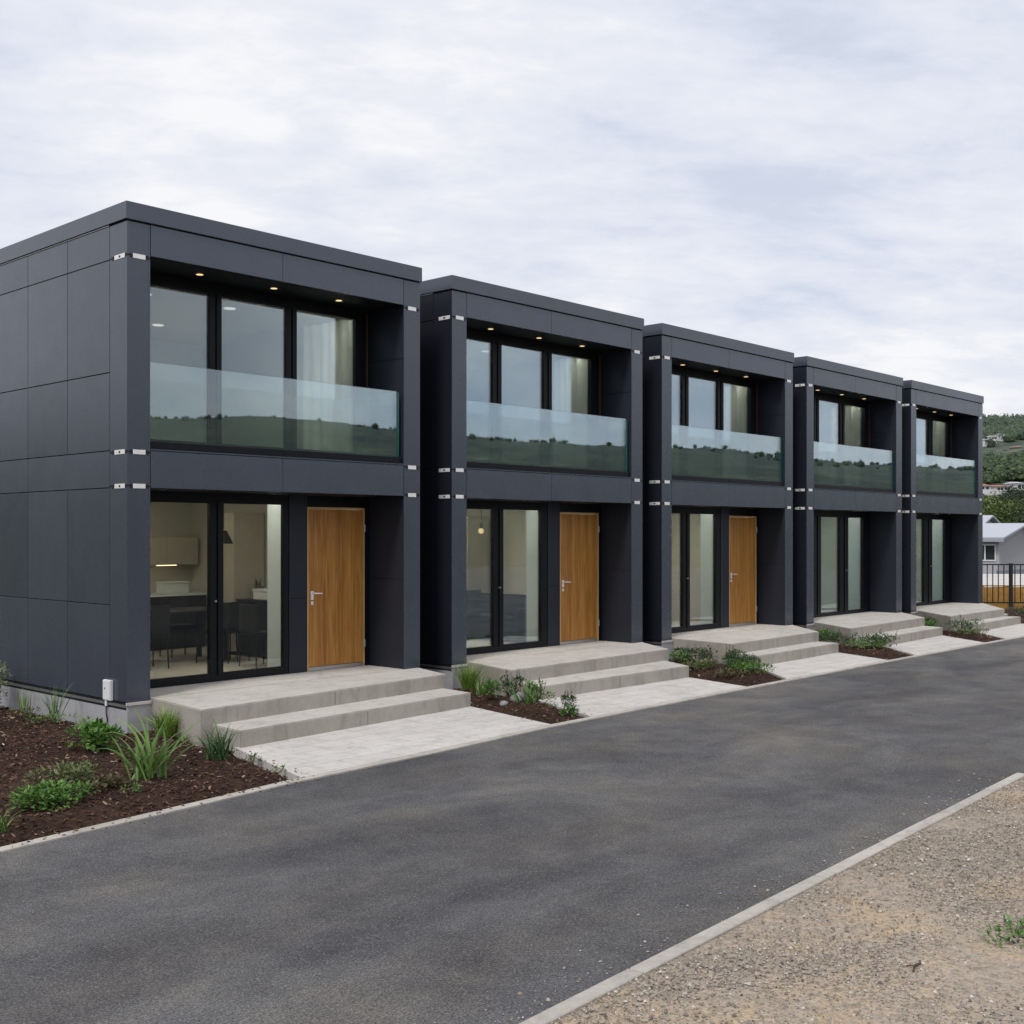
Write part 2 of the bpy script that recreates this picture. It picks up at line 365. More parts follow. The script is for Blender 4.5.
# ------------------------------------------------------------------ setting: terrain
PROF = [(0, -0.16), (46, -0.16), (60, -0.9), (75, -1.5), (150, -1.5), (300, 6), (450, 17), (600, 36), (750, 60), (1000, 98), (1150, 103), (1500, 70), (2500, 20)]
EL = [(-180, 5.2), (-75, 5.6), (-52, 5.7), (-42, 4.7), (-32, 4.4), (-26, 3.5), (-20, 3.0), (-10, 3.2), (5, 4.6), (16, 5.1), (24, 5.2), (180, 5.2)]
def elev(a):
    for i in range(len(EL)-1):
        if EL[i][0] <= a <= EL[i+1][0]: return EL[i][1]+(EL[i+1][1]-EL[i][1])*(a-EL[i][0])/(EL[i+1][0]-EL[i][0])
    return 5.2
def height(x, y):
    dx, dy = x-CAM.x, y-CAM.y; r = math.hypot(dx, dy)
    for i in range(len(PROF)-1):
        if PROF[i][0] <= r <= PROF[i+1][0]:
            a = (r-PROF[i][0])/(PROF[i+1][0]-PROF[i][0]); h = PROF[i][1]*(1-a)+PROF[i+1][1]*a; break
    else: h = PROF[-1][1]
    if r > 150:
        k = min(1, (r-150)/500)
        az = math.atan2(dy, dx)
        h *= 1 + (elev(math.degrees(az))/5.5-1)*k
        h += k*(3.5*mnoise.noise(Vector((x/160, y/160, 1.7))) + 2.5*mnoise.noise(Vector((x/45, y/45, 4.2))))
    return h
VAZ = math.atan2(FWD.y, FWD.x) - R(23)
def build_terrain():
    m = MB(); rs = [0.0, 20, 40, 46, 50, 55, 60, 67, 75, 90, 110, 130, 150]
    r = 150
    while r < 2500: r *= 1.045; rs.append(r)
    azs = []; a = 0.0
    while a < 2*math.pi:
        d = abs((a-VAZ+math.pi) % (2*math.pi) - math.pi)
        azs.append(a); a += R(0.35) if d < R(9) else (R(0.6) if -75 < (math.degrees(a)+180) % 360-180 < 0 else R(1.8))
    n = len(azs)
    for rr in rs:
        for az in azs:
            x, y = CAM.x+rr*math.cos(az), CAM.y+rr*math.sin(az); m.v.append((x, y, height(x, y)))
    for i in range(len(rs)-1):
        for j in range(n):
            k = (j+1) % n
            q = (i*n+j, (i+1)*n+j, (i+1)*n+k, i*n+k)
            m.f.append(q if i else (j, n+j, n+k))
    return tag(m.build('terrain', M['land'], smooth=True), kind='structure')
build_terrain()

# a far-off wood that reads as one mass
HILLZ = []       # clearings round the hillside houses: bearing, distance, half width
def wood():
    rng = random.Random(3); core = MB(); m = MB(); cnt = 0
    bm = bmesh.new(); bmesh.ops.create_icosphere(bm, subdivisions=1, radius=1)
    base = [v.co.copy() for v in bm.verts]; faces = [tuple(v.index for v in f.verts) for f in bm.faces]; bm.free()
    def add(x, y, s, nl):
        n = len(m.v); z = height(x, y); sd = Vector((rng.uniform(0, 90),)*3)
        sx, sy, sz = s*rng.uniform(.8, 1.2), s*rng.uniform(.8, 1.2), s*rng.uniform(.8, 1.3)
        q = .8 if nl else 1
        for b in base:
            k = q*(1+0.35*mnoise.noise(b*1.9+sd))
            m.v.append((x+b.x*sx*k, y+b.y*sy*k, z+s*0.5+b.z*sz*k))
        for f in faces: m.f.append(tuple(n+i for i in f))
        for i in range(nl):
            v = Vector((rng.gauss(0, 1), rng.gauss(0, 1), abs(rng.gauss(0, 1))-.35)).normalized(); k = (1+0.35*mnoise.noise(v*1.9+sd))*rng.uniform(.75, 1.12)
            c = Vector((x+v.x*sx*k, y+v.y*sy*k, z+s*.5+v.z*sz*k)); t1 = v.orthogonal().normalized(); t1.rotate(Matrix.Rotation(rng.uniform(0, 6.3), 3, v)); t2 = (v.cross(t1)+v*rng.uniform(-.6, .6)).normalized()
            L = s*rng.uniform(.14, .26); n = len(m.v)
            m.v += [tuple(c-t1*L), tuple(c-t2*L*.8), tuple(c+t1*L), tuple(c+t2*L*.8)]; m.f.append((n, n+1, n+2, n+3))
    while cnt < 1300:
        d = math.sqrt(rng.uniform(492**2, 1060**2)); b_ = rng.uniform(-4, 4); az = VAZ-R(b_)
        x, y = CAM.x+d*math.cos(az), CAM.y+d*math.sin(az)
        dens = mnoise.noise(Vector((x/70, y/70, 9.1)))
        if 640 < d < 765 and rng.random() < .93: continue
        if dens < -0.2+rng.uniform(-.25, .1): continue
        add(x, y, rng.uniform(2.4, 5.0), 90 if d < 620 else 45); cnt += 1
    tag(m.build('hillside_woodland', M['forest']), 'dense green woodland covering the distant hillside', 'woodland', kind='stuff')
    m.v.clear(); m.f.clear()
    for i in range(1500):        # small trees along the rest of the valley rim
        d = math.sqrt(rng.uniform(940**2, 1110**2)); a_ = rng.uniform(-75, 3) if i < 1300 else rng.uniform(45, 280); az = R(a_)
        x, y = CAM.x+d*math.cos(az), CAM.y+d*math.sin(az)
        if mnoise.noise(Vector((x/110, y/110, 2.1)))+.6*mnoise.noise(Vector((x/30, y/30, 5.1))) < rng.uniform(-.35, .15): continue
        add(x, y, rng.uniform(1.0, 3.6)*rng.uniform(.4, 1), 20)
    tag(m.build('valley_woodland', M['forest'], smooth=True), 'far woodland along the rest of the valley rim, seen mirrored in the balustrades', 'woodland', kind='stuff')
wood()

# ------------------------------------------------------------------ road, gravel, kerbs, paths
RE = [(-30, -6.6), (-9, -4.50), (-3.07, -3.83), (-1.7, -3.67), (-.4, -3.50), (1.4, -3.40), (3.6, -3.22), (8, -3.12), (13, -3.06), (60, -3.0)]
def road_edge(x):       # road-side edge of the strip in front of the houses
    for (a, ya), (b, yb) in zip(RE[:-1], RE[1:]):
        if a <= x <= b: return ya+(yb-ya)*(x-a)/(b-a)
    return RE[-1][1]
LX = [-30, -20, -14, -9, -6, -4.5, -3.07, -1.7, -0.4, 1.4, 3.6, 8, 13, 16, 20, 26, 40, 60]
KY = lambda x: -8.325+0.046*x        # gravel-side kerb line
m = MB()
m.poly([(x, road_edge(x), -0.014) for x in reversed(LX)] + [(-30, -40, -0.014), (60, -40, -0.014)])
tag(m.build('road', M['asphalt']), kind='structure')

def edging(name, pts, w, z0, z1, seg=1.0, gap=0.006):
    m = MB()
    for i in range(len(pts)-1):
        a = Vector((*pts[i], 0)); b = Vector((*pts[i+1], 0)); L = (b-a).length; d = (b-a)/L; nrm = Vector((-d.y, d.x, 0))
        k = max(1, round(L/seg))
        for j in range(k):
            p = a+d*(L*j/k+gap/2); q = a+d*(L*(j+1)/k-gap/2); jz = random.uniform(-0.002, 0.002); jo = nrm*random.uniform(-0.003, 0.003)
            m.prism([tuple((p+jo)[:2]), tuple((q+jo)[:2]), tuple((q+jo+nrm*w)[:2]), tuple((p+jo+nrm*w)[:2])], z0, z1+jz)
    return tag(m.build(name, M['kerb'], bevel=0.006), kind='structure')
edging('kerb', [(x, road_edge(x)) for x in LX[:-2]], 0.10, -0.12, 0.004, 1.4, 0.003)
GK = [(-22, KY(-22)), (4.5, KY(4.5))]
edging('kerb', [GK[1], GK[0]], 0.095, -0.12, 0.012, 1.05, 0.013)
edging('kerb', [(4.5, -24), (4.5, KY(4.5)-0.105)], 0.095, -0.12, 0.012, 1.05, 0.013)
m = MB()
nx, ny = 90, 60
for j in range(ny+1):
    for i in range(nx+1):
        x = -21+25.4*i/nx; t_ = j/ny; y = KY(x)-0.085-14*t_*t_
        edge = min(1, t_*3)
        m.v.append((x, y, -0.008+edge*(0.02*mnoise.noise(Vector((x*.8, y*.8, 0)))+0.010)))
for j in range(ny):
    for i in range(nx):
        a = j*(nx+1)+i; m.f.append((a, a+nx+1, a+nx+2, a+1))
tag(m.build('gravel_ground', M['gravel'], smooth=True), kind='structure')
# loose stones
rng = random.Random(11); m = MB()
for i in range(52000):
    if i < 47000: x = rng.uniform(-3.2, 4.4)
    else: x = rng.uniform(-9, 4.4)
    y = KY(x)-0.105-abs(rng.gauss(0, 1.25))
    if i % 70 == 0: y = KY(x)+abs(rng.gauss(0, .16))
    if mnoise.noise(Vector((x*1.6, y*1.6, 8.8))) < rng.uniform(-.7, .1): continue
    s = min(0.015, 0.0035+rng.expovariate(1/0.0026)); n = len(m.v)
    a = rng.uniform(0, 6.3); ca, sa = math.cos(a), math.sin(a)
    for px, py, pz in ((1, 0, 0), (0, 1, 0), (-1, 0, 0), (0, -1, 0), (.15, .1, .7), (0, 0, -.5)):
        px *= rng.uniform(.7, 1.4)*s; py *= rng.uniform(.6, 1)*s
        m.v.append((x+px*ca-py*sa, y+px*sa+py*ca, (-.012 if y > KY(x) else 0.006)+0.004*rng.random()+pz*s))
    m.f += [(n, n+1, n+4), (n+1, n+2, n+4), (n+2, n+3, n+4), (n+3, n, n+4), (n+1, n, n+5), (n+2, n+1, n+5), (n+3, n+2, n+5), (n, n+3, n+5)]
tag(m.build('loose_stones', M['pebble']), 'small loose tan and grey stones scattered over the gravel', 'stones', kind='stuff')

REC = [.72, .64, .61, .64, .70]
# measured plan of the steps (landing front corners, lower step front corners)
LAND = [((0.18, -1.22), (4.14, -0.86)), ((5.03, -1.21), (8.95, -1.07)), ((10.38, -1.36), (13.65, -1.24)), ((14.78, -1.32), (18.68, -1.16)), ((19.45, -1.42), (22.92, -1.38))]
STEP = [((0.32, -1.74), (4.02, -1.44)), ((5.06, -1.72), (8.48, -1.78)), ((10.52, -1.80), (13.55, -1.70)), ((15.30, -1.80), (18.50, -1.64)), ((19.95, -1.84), (23.12, -1.70))]
PATHL = [(-0.13, None), (4.44, None), (9.32, None), (14.10, None), (18.62, None)]
PATHR = [3.66, 8.14, 12.95, 17.43, 24.2]
beds = [[(-0.16, road_edge(-.16)+.1), (0.18, -1.70), (0.16, -1.22), (0.45, 0.0), (0.0, 0.0), (0.0, 9), (-12, 9), (-12, road_edge(-12)+.1), (-6, road_edge(-6)+.1), (-3.07, road_edge(-3.07)+.1), (-1.7, road_edge(-1.7)+.1)]]
for i in range(5):
    x0 = XH[i]; sc = XSC[i]; rd = REC[i]
    # paths
    yl = road_edge(PATHL[i][0])+0.104
    p = [(PATHL[i][0], yl), (PATHR[i], road_edge(PATHR[i])+0.104), (STEP[i][1][0], STEP[i][1][1]-0.0), (STEP[i][1][0]+0.1, STEP[i][1][1]+0.35), (STEP[i][0][0]+0.1, STEP[i][0][1]+0.35), (STEP[i][0][0]-0.03, STEP[i][0][1]+0.02)]
    tag(MB().prism(p, -0.10, 0.002).build('path', M['path'], bevel=0.005), kind='structure')
    # steps
    pos = ['nearest', 'second', 'middle', 'fourth', 'farthest'][i]
    st = empty('concrete_steps', (x0, 0, 0), 0, ['weathered concrete landing and step in front of the nearest house, beside the mulch bed',
        'concrete landing and step before the second house, beside the bed with a grey rock',
        'concrete landing and step in front of the middle house with a timber door',
        'concrete landing and step in front of the fourth house, which shows no door',
        'concrete landing and step of the farthest house, nearest the black fence'][i], 'steps', 'concrete entrance steps along the row')
    def split(a, b, t): return (a[0]+(b[0]-a[0])*t, a[1]+(b[1]-a[1])*t)
    L0, L1 = [(p_[0]-x0, p_[1]) for p_ in LAND[i]]; s0, s1 = [(p_[0]-x0, p_[1]) for p_ in STEP[i]]
    m = MB()
    bl, br = (0.30*sc, -0.025), (4.40*sc, -0.025)
    a0, a1 = split(L0, L1, 0.488), split(L0, L1, 0.491); b0, b1 = split(bl, br, 0.488), split(bl, br, 0.491)
    m.prism([L0, L1, br, bl], -0.06, B)
    m.box(0.290*sc, 4.147*sc, -0.022, rd+0.02, 0.05, B-0.001)
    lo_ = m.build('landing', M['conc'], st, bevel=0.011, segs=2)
    MB().prism([(a0[0]-.001, a0[1]-.0015), (a1[0]-.006, a1[1]-.0015), (a1[0]-.006, a1[1]+.02), (a0[0]-.001, a0[1]+.02)], .19, B-.012).build('joint', M['joint'], lo_)
    m = MB()
    q0, q1 = (L0[0]+0.16, L0[1]+0.1), (L1[0]-0.05, L1[1]+0.1)
    a0, a1 = split(s0, s1, 0.497), split(s0, s1, 0.5); b0, b1 = split(q0, q1, 0.497), split(q0, q1, 0.5)
    m.prism([s0, s1, q1, q0], -0.06, 0.18)
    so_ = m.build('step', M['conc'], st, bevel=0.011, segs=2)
    MB().prism([(a0[0]-.001, a0[1]-.0015), (a1[0]-.006, a1[1]-.0015), (a1[0]-.006, a1[1]+.02), (a0[0]-.001, a0[1]+.02)], .01, .168).build('joint', M['joint'], so_)
    if i:
        beds.append([(PATHR[i-1]+.02, road_edge(PATHR[i-1])+.1), (PATHL[i][0]-.02, road_edge(PATHL[i][0])+.1), (STEP[i][0][0]-.02, STEP[i][0][1]), (LAND[i][0][0]-.01, LAND[i][0][1]), (x0+.4, 0), (x0-.9, 0.0), (LAND[i-1][1][0], LAND[i-1][1][1]), (STEP[i-1][1][0], STEP[i-1][1][1])])
beds.append([(24.25, -3.0), (27.5, -3.0), (28.5, 0.6), (25.2, 0.6), (22.95, -1.36), (23.16, -1.68)])

def inside(p, poly):
    x, y = p; c = False; n = len(poly)
    for i in range(n):
        x1, y1 = poly[i]; x2, y2 = poly[(i+1) % n]
        if (y1 > y) != (y2 > y) and x < (x2-x1)*(y-y1)/(y2-y1)+x1: c = not c
    return c
def edist(p, poly):
    P = Vector(p); best = 9
    for i in range(len(poly)):
        a = Vector(poly[i]); b = Vector(poly[(i+1) % len(poly)]); ab = b-a
        t = max(0, min(1, (P-a).dot(ab)/ab.length_squared)); best = min(best, (P-a-ab*t).length)
    return best
BEDZ = {}
def bed_z(x, y, poly):
    if not inside((x, y), poly): return -0.11
    e = edist((x, y), poly)
    return -0.035+0.085*min(1, e/0.35)+0.022*mnoise.noise(Vector((x*2.3, y*2.3, 3)))*min(1, e/0.2)+0.012*mnoise.noise(Vector((x*9, y*9, 7)))*min(1, e/0.1)
chips = MB(); rng = random.Random(5)
for bi, poly in enumerate(beds):
    xs = [p[0] for p in poly]; ys = [p[1] for p in poly]
    x0, x1, y0, y1 = min(xs)-.1, max(xs)+.1, min(ys)-.1, max(ys)+.1
    st_ = 0.1 if bi == 0 else 0.07
    nx = int((x1-x0)/st_)+1; ny = int((y1-y0)/st_)+1; m = MB()
    for j in range(ny+1):
        for i in range(nx+1):
            x, y = x0+i*st_, y0+j*st_; m.v.append((x, y, bed_z(x, y, poly)))
    for j in range(ny):
        for i in range(nx):
            a = j*(nx+1)+i; m.f.append((a, a+1, a+nx+2, a+nx+1))
    tag(m.build('planting_bed', M['soil'], smooth=True), kind='structure')
    N = 21000 if bi == 0 else 1100
    k = 0; tries = 0
    while k < N and tries < N*8:
        tries += 1
        x, y = (rng.uniform(-5.5, .45), rng.uniform(-4.2, 5)) if bi == 0 else (rng.uniform(x0, x1), rng.uniform(y0, y1))
        if not inside((x, y), poly): continue
        if edist((x, y), poly) < 0.03: continue
        z = bed_z(x, y, poly); k += 1
        L = rng.uniform(.006, .025); w = L*rng.uniform(.25, .6); h = 0.004; n = len(chips.v)
        M3 = Matrix.Rotation(rng.uniform(0, 6.3), 3, 'Z') @ Matrix.Rotation(rng.gauss(0, .5), 3, 'X') @ Matrix.Rotation(rng.gauss(0, .4), 3, 'Y')
        for c in ((-L, -w*.6, 0), (L*.9, -w, 0), (L, w*.7, 0), (-L*.8, w, 0), (-L*.9, -w*.5, h), (L*.8, -w*.8, h), (L*.9, w*.6, h), (-L*.7, w*.8, h)):
            v = M3 @ Vector(c); chips.v.append((x+v.x, y+v.y, z+0.008+v.z))
        chips.f += [tuple(n+i for i in q) for q in ((4, 5, 6, 7), (0, 1, 5, 4), (1, 2, 6, 5), (2, 3, 7, 6), (3, 0, 4, 7))]
sp = 0
while sp < 420:       # a few chips kicked out on to kerb, path and road edge
    x, y = (rng.uniform(-4, .6), rng.uniform(-4.3, -1.2)) if sp < 260 else (rng.uniform(3, 21), rng.uniform(-3.5, -1.6))
    dd = min(edist((x, y), p_) for p_ in beds)
    if any(inside((x, y), p_) for p_ in beds) or dd > abs(rng.gauss(0, .09)): sp += .02; continue
    sp += 1; on_road = y < road_edge(x); z = -.010 if on_road else .006
    L = rng.uniform(.006, .018); w = L*rng.uniform(.3, .6); a = rng.uniform(0, 6.3); ca, sa = math.cos(a), math.sin(a); n = len(chips.v)
    for px, py, pz in ((-L, -w, 0), (L, -w*.7, 0), (L*.9, w, 0), (-L*.8, w, 0), (0, 0, .006)): chips.v.append((x+px*ca-py*sa, y+px*sa+py*ca, z+pz))
    chips.f += [(n, n+1, n+4), (n+1, n+2, n+4), (n+2, n+3, n+4), (n+3, n, n+4)]
tag(chips.build('bark_mulch', M['chips']), 'dark brown bark chips spread over the planting beds', 'mulch', kind='stuff')

# ------------------------------------------------------------------ houses
D = 8.4
def house(i, rec, door, label):
    h = empty('modular_house', (XH[i], 0, B), 0, label, 'house', 'modular houses in the row')
    W = 4.453; MB.xs = XSC[i]
    # plinth with a pale capping strip
    m = MB().box(-.008, W+.008, -.012, D, -.55, -.062); m.build('plinth', M['plinth'], h, bevel=.006)
    boxes('plinth_cap', M['path'], h, (-.016, .29, -.022, .0, -.060, -.028), (4.15, W+.012, -.018, .0, -.060, -.028))
    boxes('base_flashing', M['alu'], h, (-.013, .02, .0, D-.02, -.084, -.054), (W-.03, W-.012, .0, D-.02, -.056, -.032))
    boxes('base_gap', M['dark'], h, (-.0105, .02, -.0, D-.02, -.108, -.086), (-.004, .02, .0, D-.02, -.052, -.032))
    # side walls: dark core and separate panels
    rows = [(-.03, 1.055), (1.055, 2.395), (2.395, 2.82), (2.82, 3.715), (3.715, 5.0), (5.0, 5.388)]
    cols = [.39, 1.41, 2.47, 3.52, 4.57, 5.62, 6.67, D]
    g = .005
    for side in (0, 1):
        m = MB()
        for r0, r1 in rows:
            cc = [c for k, c in enumerate(cols) if not (r0 == 2.395 and k % 2 == 1 and k != len(cols)-1)]
            for c0, c1 in zip(cc[:-1], cc[1:]):
                x0, x1 = (0.0, .018) if side == 0 else (W-.018, W)
                m.box(x0, x1, c0+g, c1-g, r0+g, r1-g)
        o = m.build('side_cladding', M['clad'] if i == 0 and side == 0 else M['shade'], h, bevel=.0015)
    boxes('wall_core', M['dark'], h, (.020, .27, .388, D-.03, -.055, 5.385), (W-.27, W-.020, .388, D-.03, -.055, 5.385), (.28, W-.28, D-.25, D-.04, -.05, 5.385))
    m = MB().box(.0, W, D-.028, D, -.03, 5.388); m.build('rear_wall', M['clad'], h)
    # corner posts, cut at each floor joint
    zs = [-.03, 2.41, 2.795, 5.005, 5.388]
    for x0, x1 in ((0.0, .266), (4.170, W)):
        m = MB()
        for a, b in zip(zs[:-1], zs[1:]): m.box(x0, x1, 0.0, .386, a+.005, b-.005); m.box(*((x1+.0005, x1+.020) if x0 == 0 else (x0-.020, x0-.0005)), 0.0, .0035, a+.005, b-.005)
        # reveal lining back to the glazing
        m.build('corner_post', M['trim'], h, bevel=.003)
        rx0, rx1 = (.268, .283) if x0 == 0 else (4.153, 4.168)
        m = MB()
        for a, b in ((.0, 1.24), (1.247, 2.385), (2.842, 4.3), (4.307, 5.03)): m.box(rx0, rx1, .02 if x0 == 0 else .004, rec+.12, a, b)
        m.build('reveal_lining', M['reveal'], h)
        if i and x0 == 0:
            m = MB()
            for a, b in zip(zs[:-1], zs[1:]): m.box(-.003, -.0005, .012, .384, a+.008, b-.008)
            m.build('gap_shade_facing', M['shade'], h)  # thin dark sheet added over the post side, paints in the gap shade
        m = MB().box(x0+.012, x1-.012, .012, .37, -.02, 5.38); m.build('post_core', M['dark'], h)
    # brackets
    for zc in (5.005, 2.795, 2.41):
        for left in (True, False):
            m = MB()
            if left:
                m.box(.070, .225, -.006, .006, zc-.028, zc+.024)
                m.box(-.006, .006, .045, .275, zc-.028, zc+.024)
                bl = [(.052, 0), (.243, 0)]; sl = [(0, .32), (0, .028)]
            else:
                m.box(4.225, 4.375, -.006, .006, zc-.028, zc+.024)
                m.box(W-.006, W+.006, .045, .275, zc-.028, zc+.024)
                bl = [(4.205, 0), (4.395, 0)]; sl = [(W, .32), (W, .028)]
            b = m.build('bracket', M['steel'], h, bevel=.002)
            for bx, _ in bl: MB().box(bx-.02, bx+.02, -.004, .010, zc-.024, zc+.020).build('bolt', M['bolt'], b)
            for sx, sy in sl: MB().box(sx-.004, sx+.004, sy-.022, sy+.022, zc-.022, zc+.018).build('bolt', M['bolt'], b)
            if left: MB().box(-.0075, -.004, .14, .175, zc-.014, zc+.010).build('bolt', M['bolt'], b)
    # roof and parapet cap
    MB().box(-.022, W+.022, -.022, D+.02, 5.402, 5.6).build('parapet_cap', M['trim'], h, bevel=.004)
    MB().box(.01, W-.01, .01, D-.02, 5.386, 5.402).build('shadow_gap', M['dark'], h)
    MB().box(-.006, .004, .40, D, 5.389, 5.399).build('cap_drip', M['alu'], h)
    # fascia and floor band panels
    for z0, z1 in ((5.035, 5.386), (2.395, 2.815)):
        for x0, x1 in ((.294, 2.117), (2.123, 4.143)):
            MB().box(x0, x1, .0, .022, z0, z1).build('fascia_panel', M['clad'], h, bevel=.0015)
    boxes('header_core', M['dark'], h, (.288, 4.149, .024, rec+.1, 5.045, 5.38), (.288, 4.149, .024, rec+.1, 2.40, 2.81))
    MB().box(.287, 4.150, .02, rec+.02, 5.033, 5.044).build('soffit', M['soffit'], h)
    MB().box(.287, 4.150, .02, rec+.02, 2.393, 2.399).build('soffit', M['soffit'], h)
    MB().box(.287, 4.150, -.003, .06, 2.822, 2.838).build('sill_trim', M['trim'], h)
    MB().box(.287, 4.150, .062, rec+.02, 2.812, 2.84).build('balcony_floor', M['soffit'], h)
    # downlights
    for x in (1.18, 2.27, 3.33):
        d = MB().cyl((x, .40, 5.028), (x, .40, 5.034), .044, seg=18).build('downlight', M['down'], h)
        m = MB()
        for k in range(18):
            a0, a1 = 2*math.pi*k/18, 2*math.pi*(k+1)/18
            m.poly([(x+.066*math.cos(a0), .4+.066*math.sin(a0), 5.027), (x+  .046*math.cos(a0), .4+  .046*math.sin(a0), 5.027), (x+  .046*math.cos(a1), .4+  .046*math.sin(a1), 5.027), (x+.066*math.cos(a1), .4+.066*math.sin(a1), 5.027)])
        m.build('trim_ring', M['bolt'], d)
    # balustrade
    MB().box(.300, 4.060, .055, .072, 2.86, 3.838).build('balustrade', M['bal'], h)
    boxes('balustrade_channel', M['frame'], h, (.292, 2.16, .035, .10, 2.842, 2.93), (2.166, 4.14, .035, .10, 2.842, 2.93), bevel=.004)
    MB().box(4.063, 4.105, .050, .077, 2.932, 3.825).build('balustrade_edge', M['teal'], h)
    MB().box(4.09, 4.104, .080, rec-.02, 2.87, 3.825).build('balustrade_return', M['bal'], h)
    MB().box(.300, .312, .080, rec-.02, 2.87, 3.825).build('balustrade_return', M['bal'], h)
    # --- glazing
    y0, y1 = rec, rec+.07
    def window(panes, zb, zt, x0, x1, head, foot, handle):
        m = MB()
        m.box(x0, x1, y0, y1, zt, head); m.box(x0, x1, y0, y1, foot, zb)
        edges = [x0] + [e for p in panes for e in p] + [x1]
        for k in range(0, len(edges), 2):
            a, b = edges[k], edges[k+1]
            if b-a > .15:
                mid = a+(b-a)*.55
                m.box(a, mid-.003, y0, y1, zb, zt); m.box(mid+.003, b, y0-.018, y1, zb-.03, zt+.02)
            elif b-a > .01: m.box(a, b, y0, y1, zb, zt)
        w = m.build('window', M['frame'], h, bevel=.003)
        for a, b in panes: MB().box(a-.01, b+.01, y0+.028, y0+.040, zb-.01, zt+.01).build('pane', M['glass_up'] if zb > 2 else M['glass'], w)
        if handle: 
            MB().cyl((handle, y0-.05, 1.02), (handle, y0-.018, 1.02), .014, seg=8).build('window_handle', M['alu'], w)
        return w
    up = [(.36, 1.52), (1.69, 2.70), (2.86, 3.89)] if i == 0 else [(.36, 1.47), (1.65, 2.65), (2.83, 3.85)]
    window(up, 3.015, 4.885, .285, 3.98, 5.03, 2.84, None)
    MB().box(3.982, 4.15, y0+.03, y1, 2.84, 5.03).build('jamb_panel', M['frame'], h)
    MB().box(4.10, 4.108, y0-.004, y0+.03, 2.95, 5.0).build('jamb_trim', M['jamb'], h)
    if door:
        lo = [(.36, 1.53), (1.715, 2.655)] if i == 0 else [(.36, 1.49), (1.69, 2.59)]
        window(lo, .105, 2.255, .285, 2.735, 2.392, .002, 1.585)
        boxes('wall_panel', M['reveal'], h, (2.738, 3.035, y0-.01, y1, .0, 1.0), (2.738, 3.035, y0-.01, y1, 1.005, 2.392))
        boxes('door_surround', M['frame'], h, (3.036, 4.06, y0+.01, y1, 2.235, 2.392), (4.062, 4.15, y0+.012, y1, .0, 2.392))
        d = MB().box(3.062, 4.015, y0+.012, y0+.055, .055, 2.205).build('door', M['wood'], h, bevel=.003)
        boxes('door_frame', M['woodedge'], d, (3.038, 3.058, y0-.008, y1, .0, 2.232), (4.019, 4.040, y0-.012, y1, .0, 2.232), (3.060, 4.017, y0-.008, y1, 2.210, 2.232))
        MB().box(3.062, 4.015, y0-.004, y1, .004, .052).build('threshold', M['alu'], d)
        m = MB().box(3.105, 3.150, y0-.002, y0+.014, .97, 1.09).cyl((3.127, y0+.01, 1.06), (3.127, y0-.055, 1.06), .011, seg=10).cyl((3.122, y0-.05, 1.06), (3.262, y0-.05, 1.056), .010, .009, seg=10)
        m.box(3.109, 3.146, y0+.000, y0+.013, .90, .95); m.cyl((3.127, y0+.01, .925), (3.127, y0-.012, .925), .012, seg=10)
        m.build('door_handle', M['steel'], d, bevel=.001)
        for z in (.32, 1.95):
            MB().cyl((4.03, y0-.022, z-.055), (4.03, y0-.022, z+.055), .011, seg=10).box(4.022, 4.058, y0-.016, y0-.010, z-.045, z+.045).build('hinge', M['alu'], d)
    else:
        lo = [(1.74, 2.63), (3.00, 3.76)]
        if i == 4: lo = [(1.60, 2.33), (2.80, 3.66)]
        window([(.36, 1.40 if i == 3 else 1.3)]+lo, .085, 2.25, .285, 3.86, 2.392, .002, lo[1][0]-.12)
        MB().box(3.862, 4.15, y0+.02, y1, .0, 2.392).build('wall_panel', M['frame'], h)
    # --- inside
    yb = 5.4
    MB().box(.28, 4.16, y1+.002, yb+.1, -.05, -.001).build('interior_floor', M['ifloor'], h)
    MB().box(.272, 4.165, y1+.002, yb+.1, 2.50, 2.80).build('interior_ceiling', M['iceil'], h)
    MB().box(.272, 4.165, y1+.002, yb+.1, 5.02, 5.10).build('interior_ceiling', M['iceil'], h)
    MB().box(.28, 4.16, y1+.002, yb+.1, 2.80, 2.95).build('upper_floor', M['ifloor'], h)
    MB().box(.28, 4.16, yb, yb+.1, 0, 2.5).build('interior_wall', M['iwall'], h)
    MB().box(.28, 4.16, yb-.4, yb-.3, 2.95, 5.02).build('interior_wall', M['iwhite'], h)
    boxes('interior_wall', M['iwall'], h, (.272, .286, rec+.125, yb, 0, 2.5), (4.150, 4.166, rec+.125, yb, 0, 2.5))
    boxes('interior_wall', M['iwall'], h, (.272, .286, rec+.125, yb-.4, 2.95, 5.02), (4.150, 4.166, rec+.125, yb-.4, 2.95, 5.02))
    MB().box(.8, 3.9, rec+.20, rec+.30, 5.006, 5.018).build('added_fill_strip', M['fill_glow'], h)  # added glowing strip, unseen above the window head, brightens the curtain
    MB().box(.8, 3.9, rec+.20, rec+.28, 2.488, 2.498).build('added_fill_strip', M['fill_glow'], h)  # second added strip, unseen, brightens the partition downstairs
    px = 2.70 if door else 3.82
    MB().box(px, px+.08, y1+.03, y1+.36, 0, 2.5).build('partition', M['iwhite'], h)
    for x, y in ((1.3, 1.9), (2.6, 1.9), (1.3, 3.8), (2.6, 3.8)):
        MB().cyl((x, y, 5.012), (x, y, 5.019), .085, seg=14).build('ceiling_lens', M['ceil_lamp'], h)
        MB().cyl((x, y, 2.492), (x, y, 2.499), .10, seg=14).build('ceiling_lens', M['room_lamp'] if i == 0 else M['room_lamp_b'] if i < 3 else M['room_lamp_c'], h)
    MB.xs = 1.0
    return h

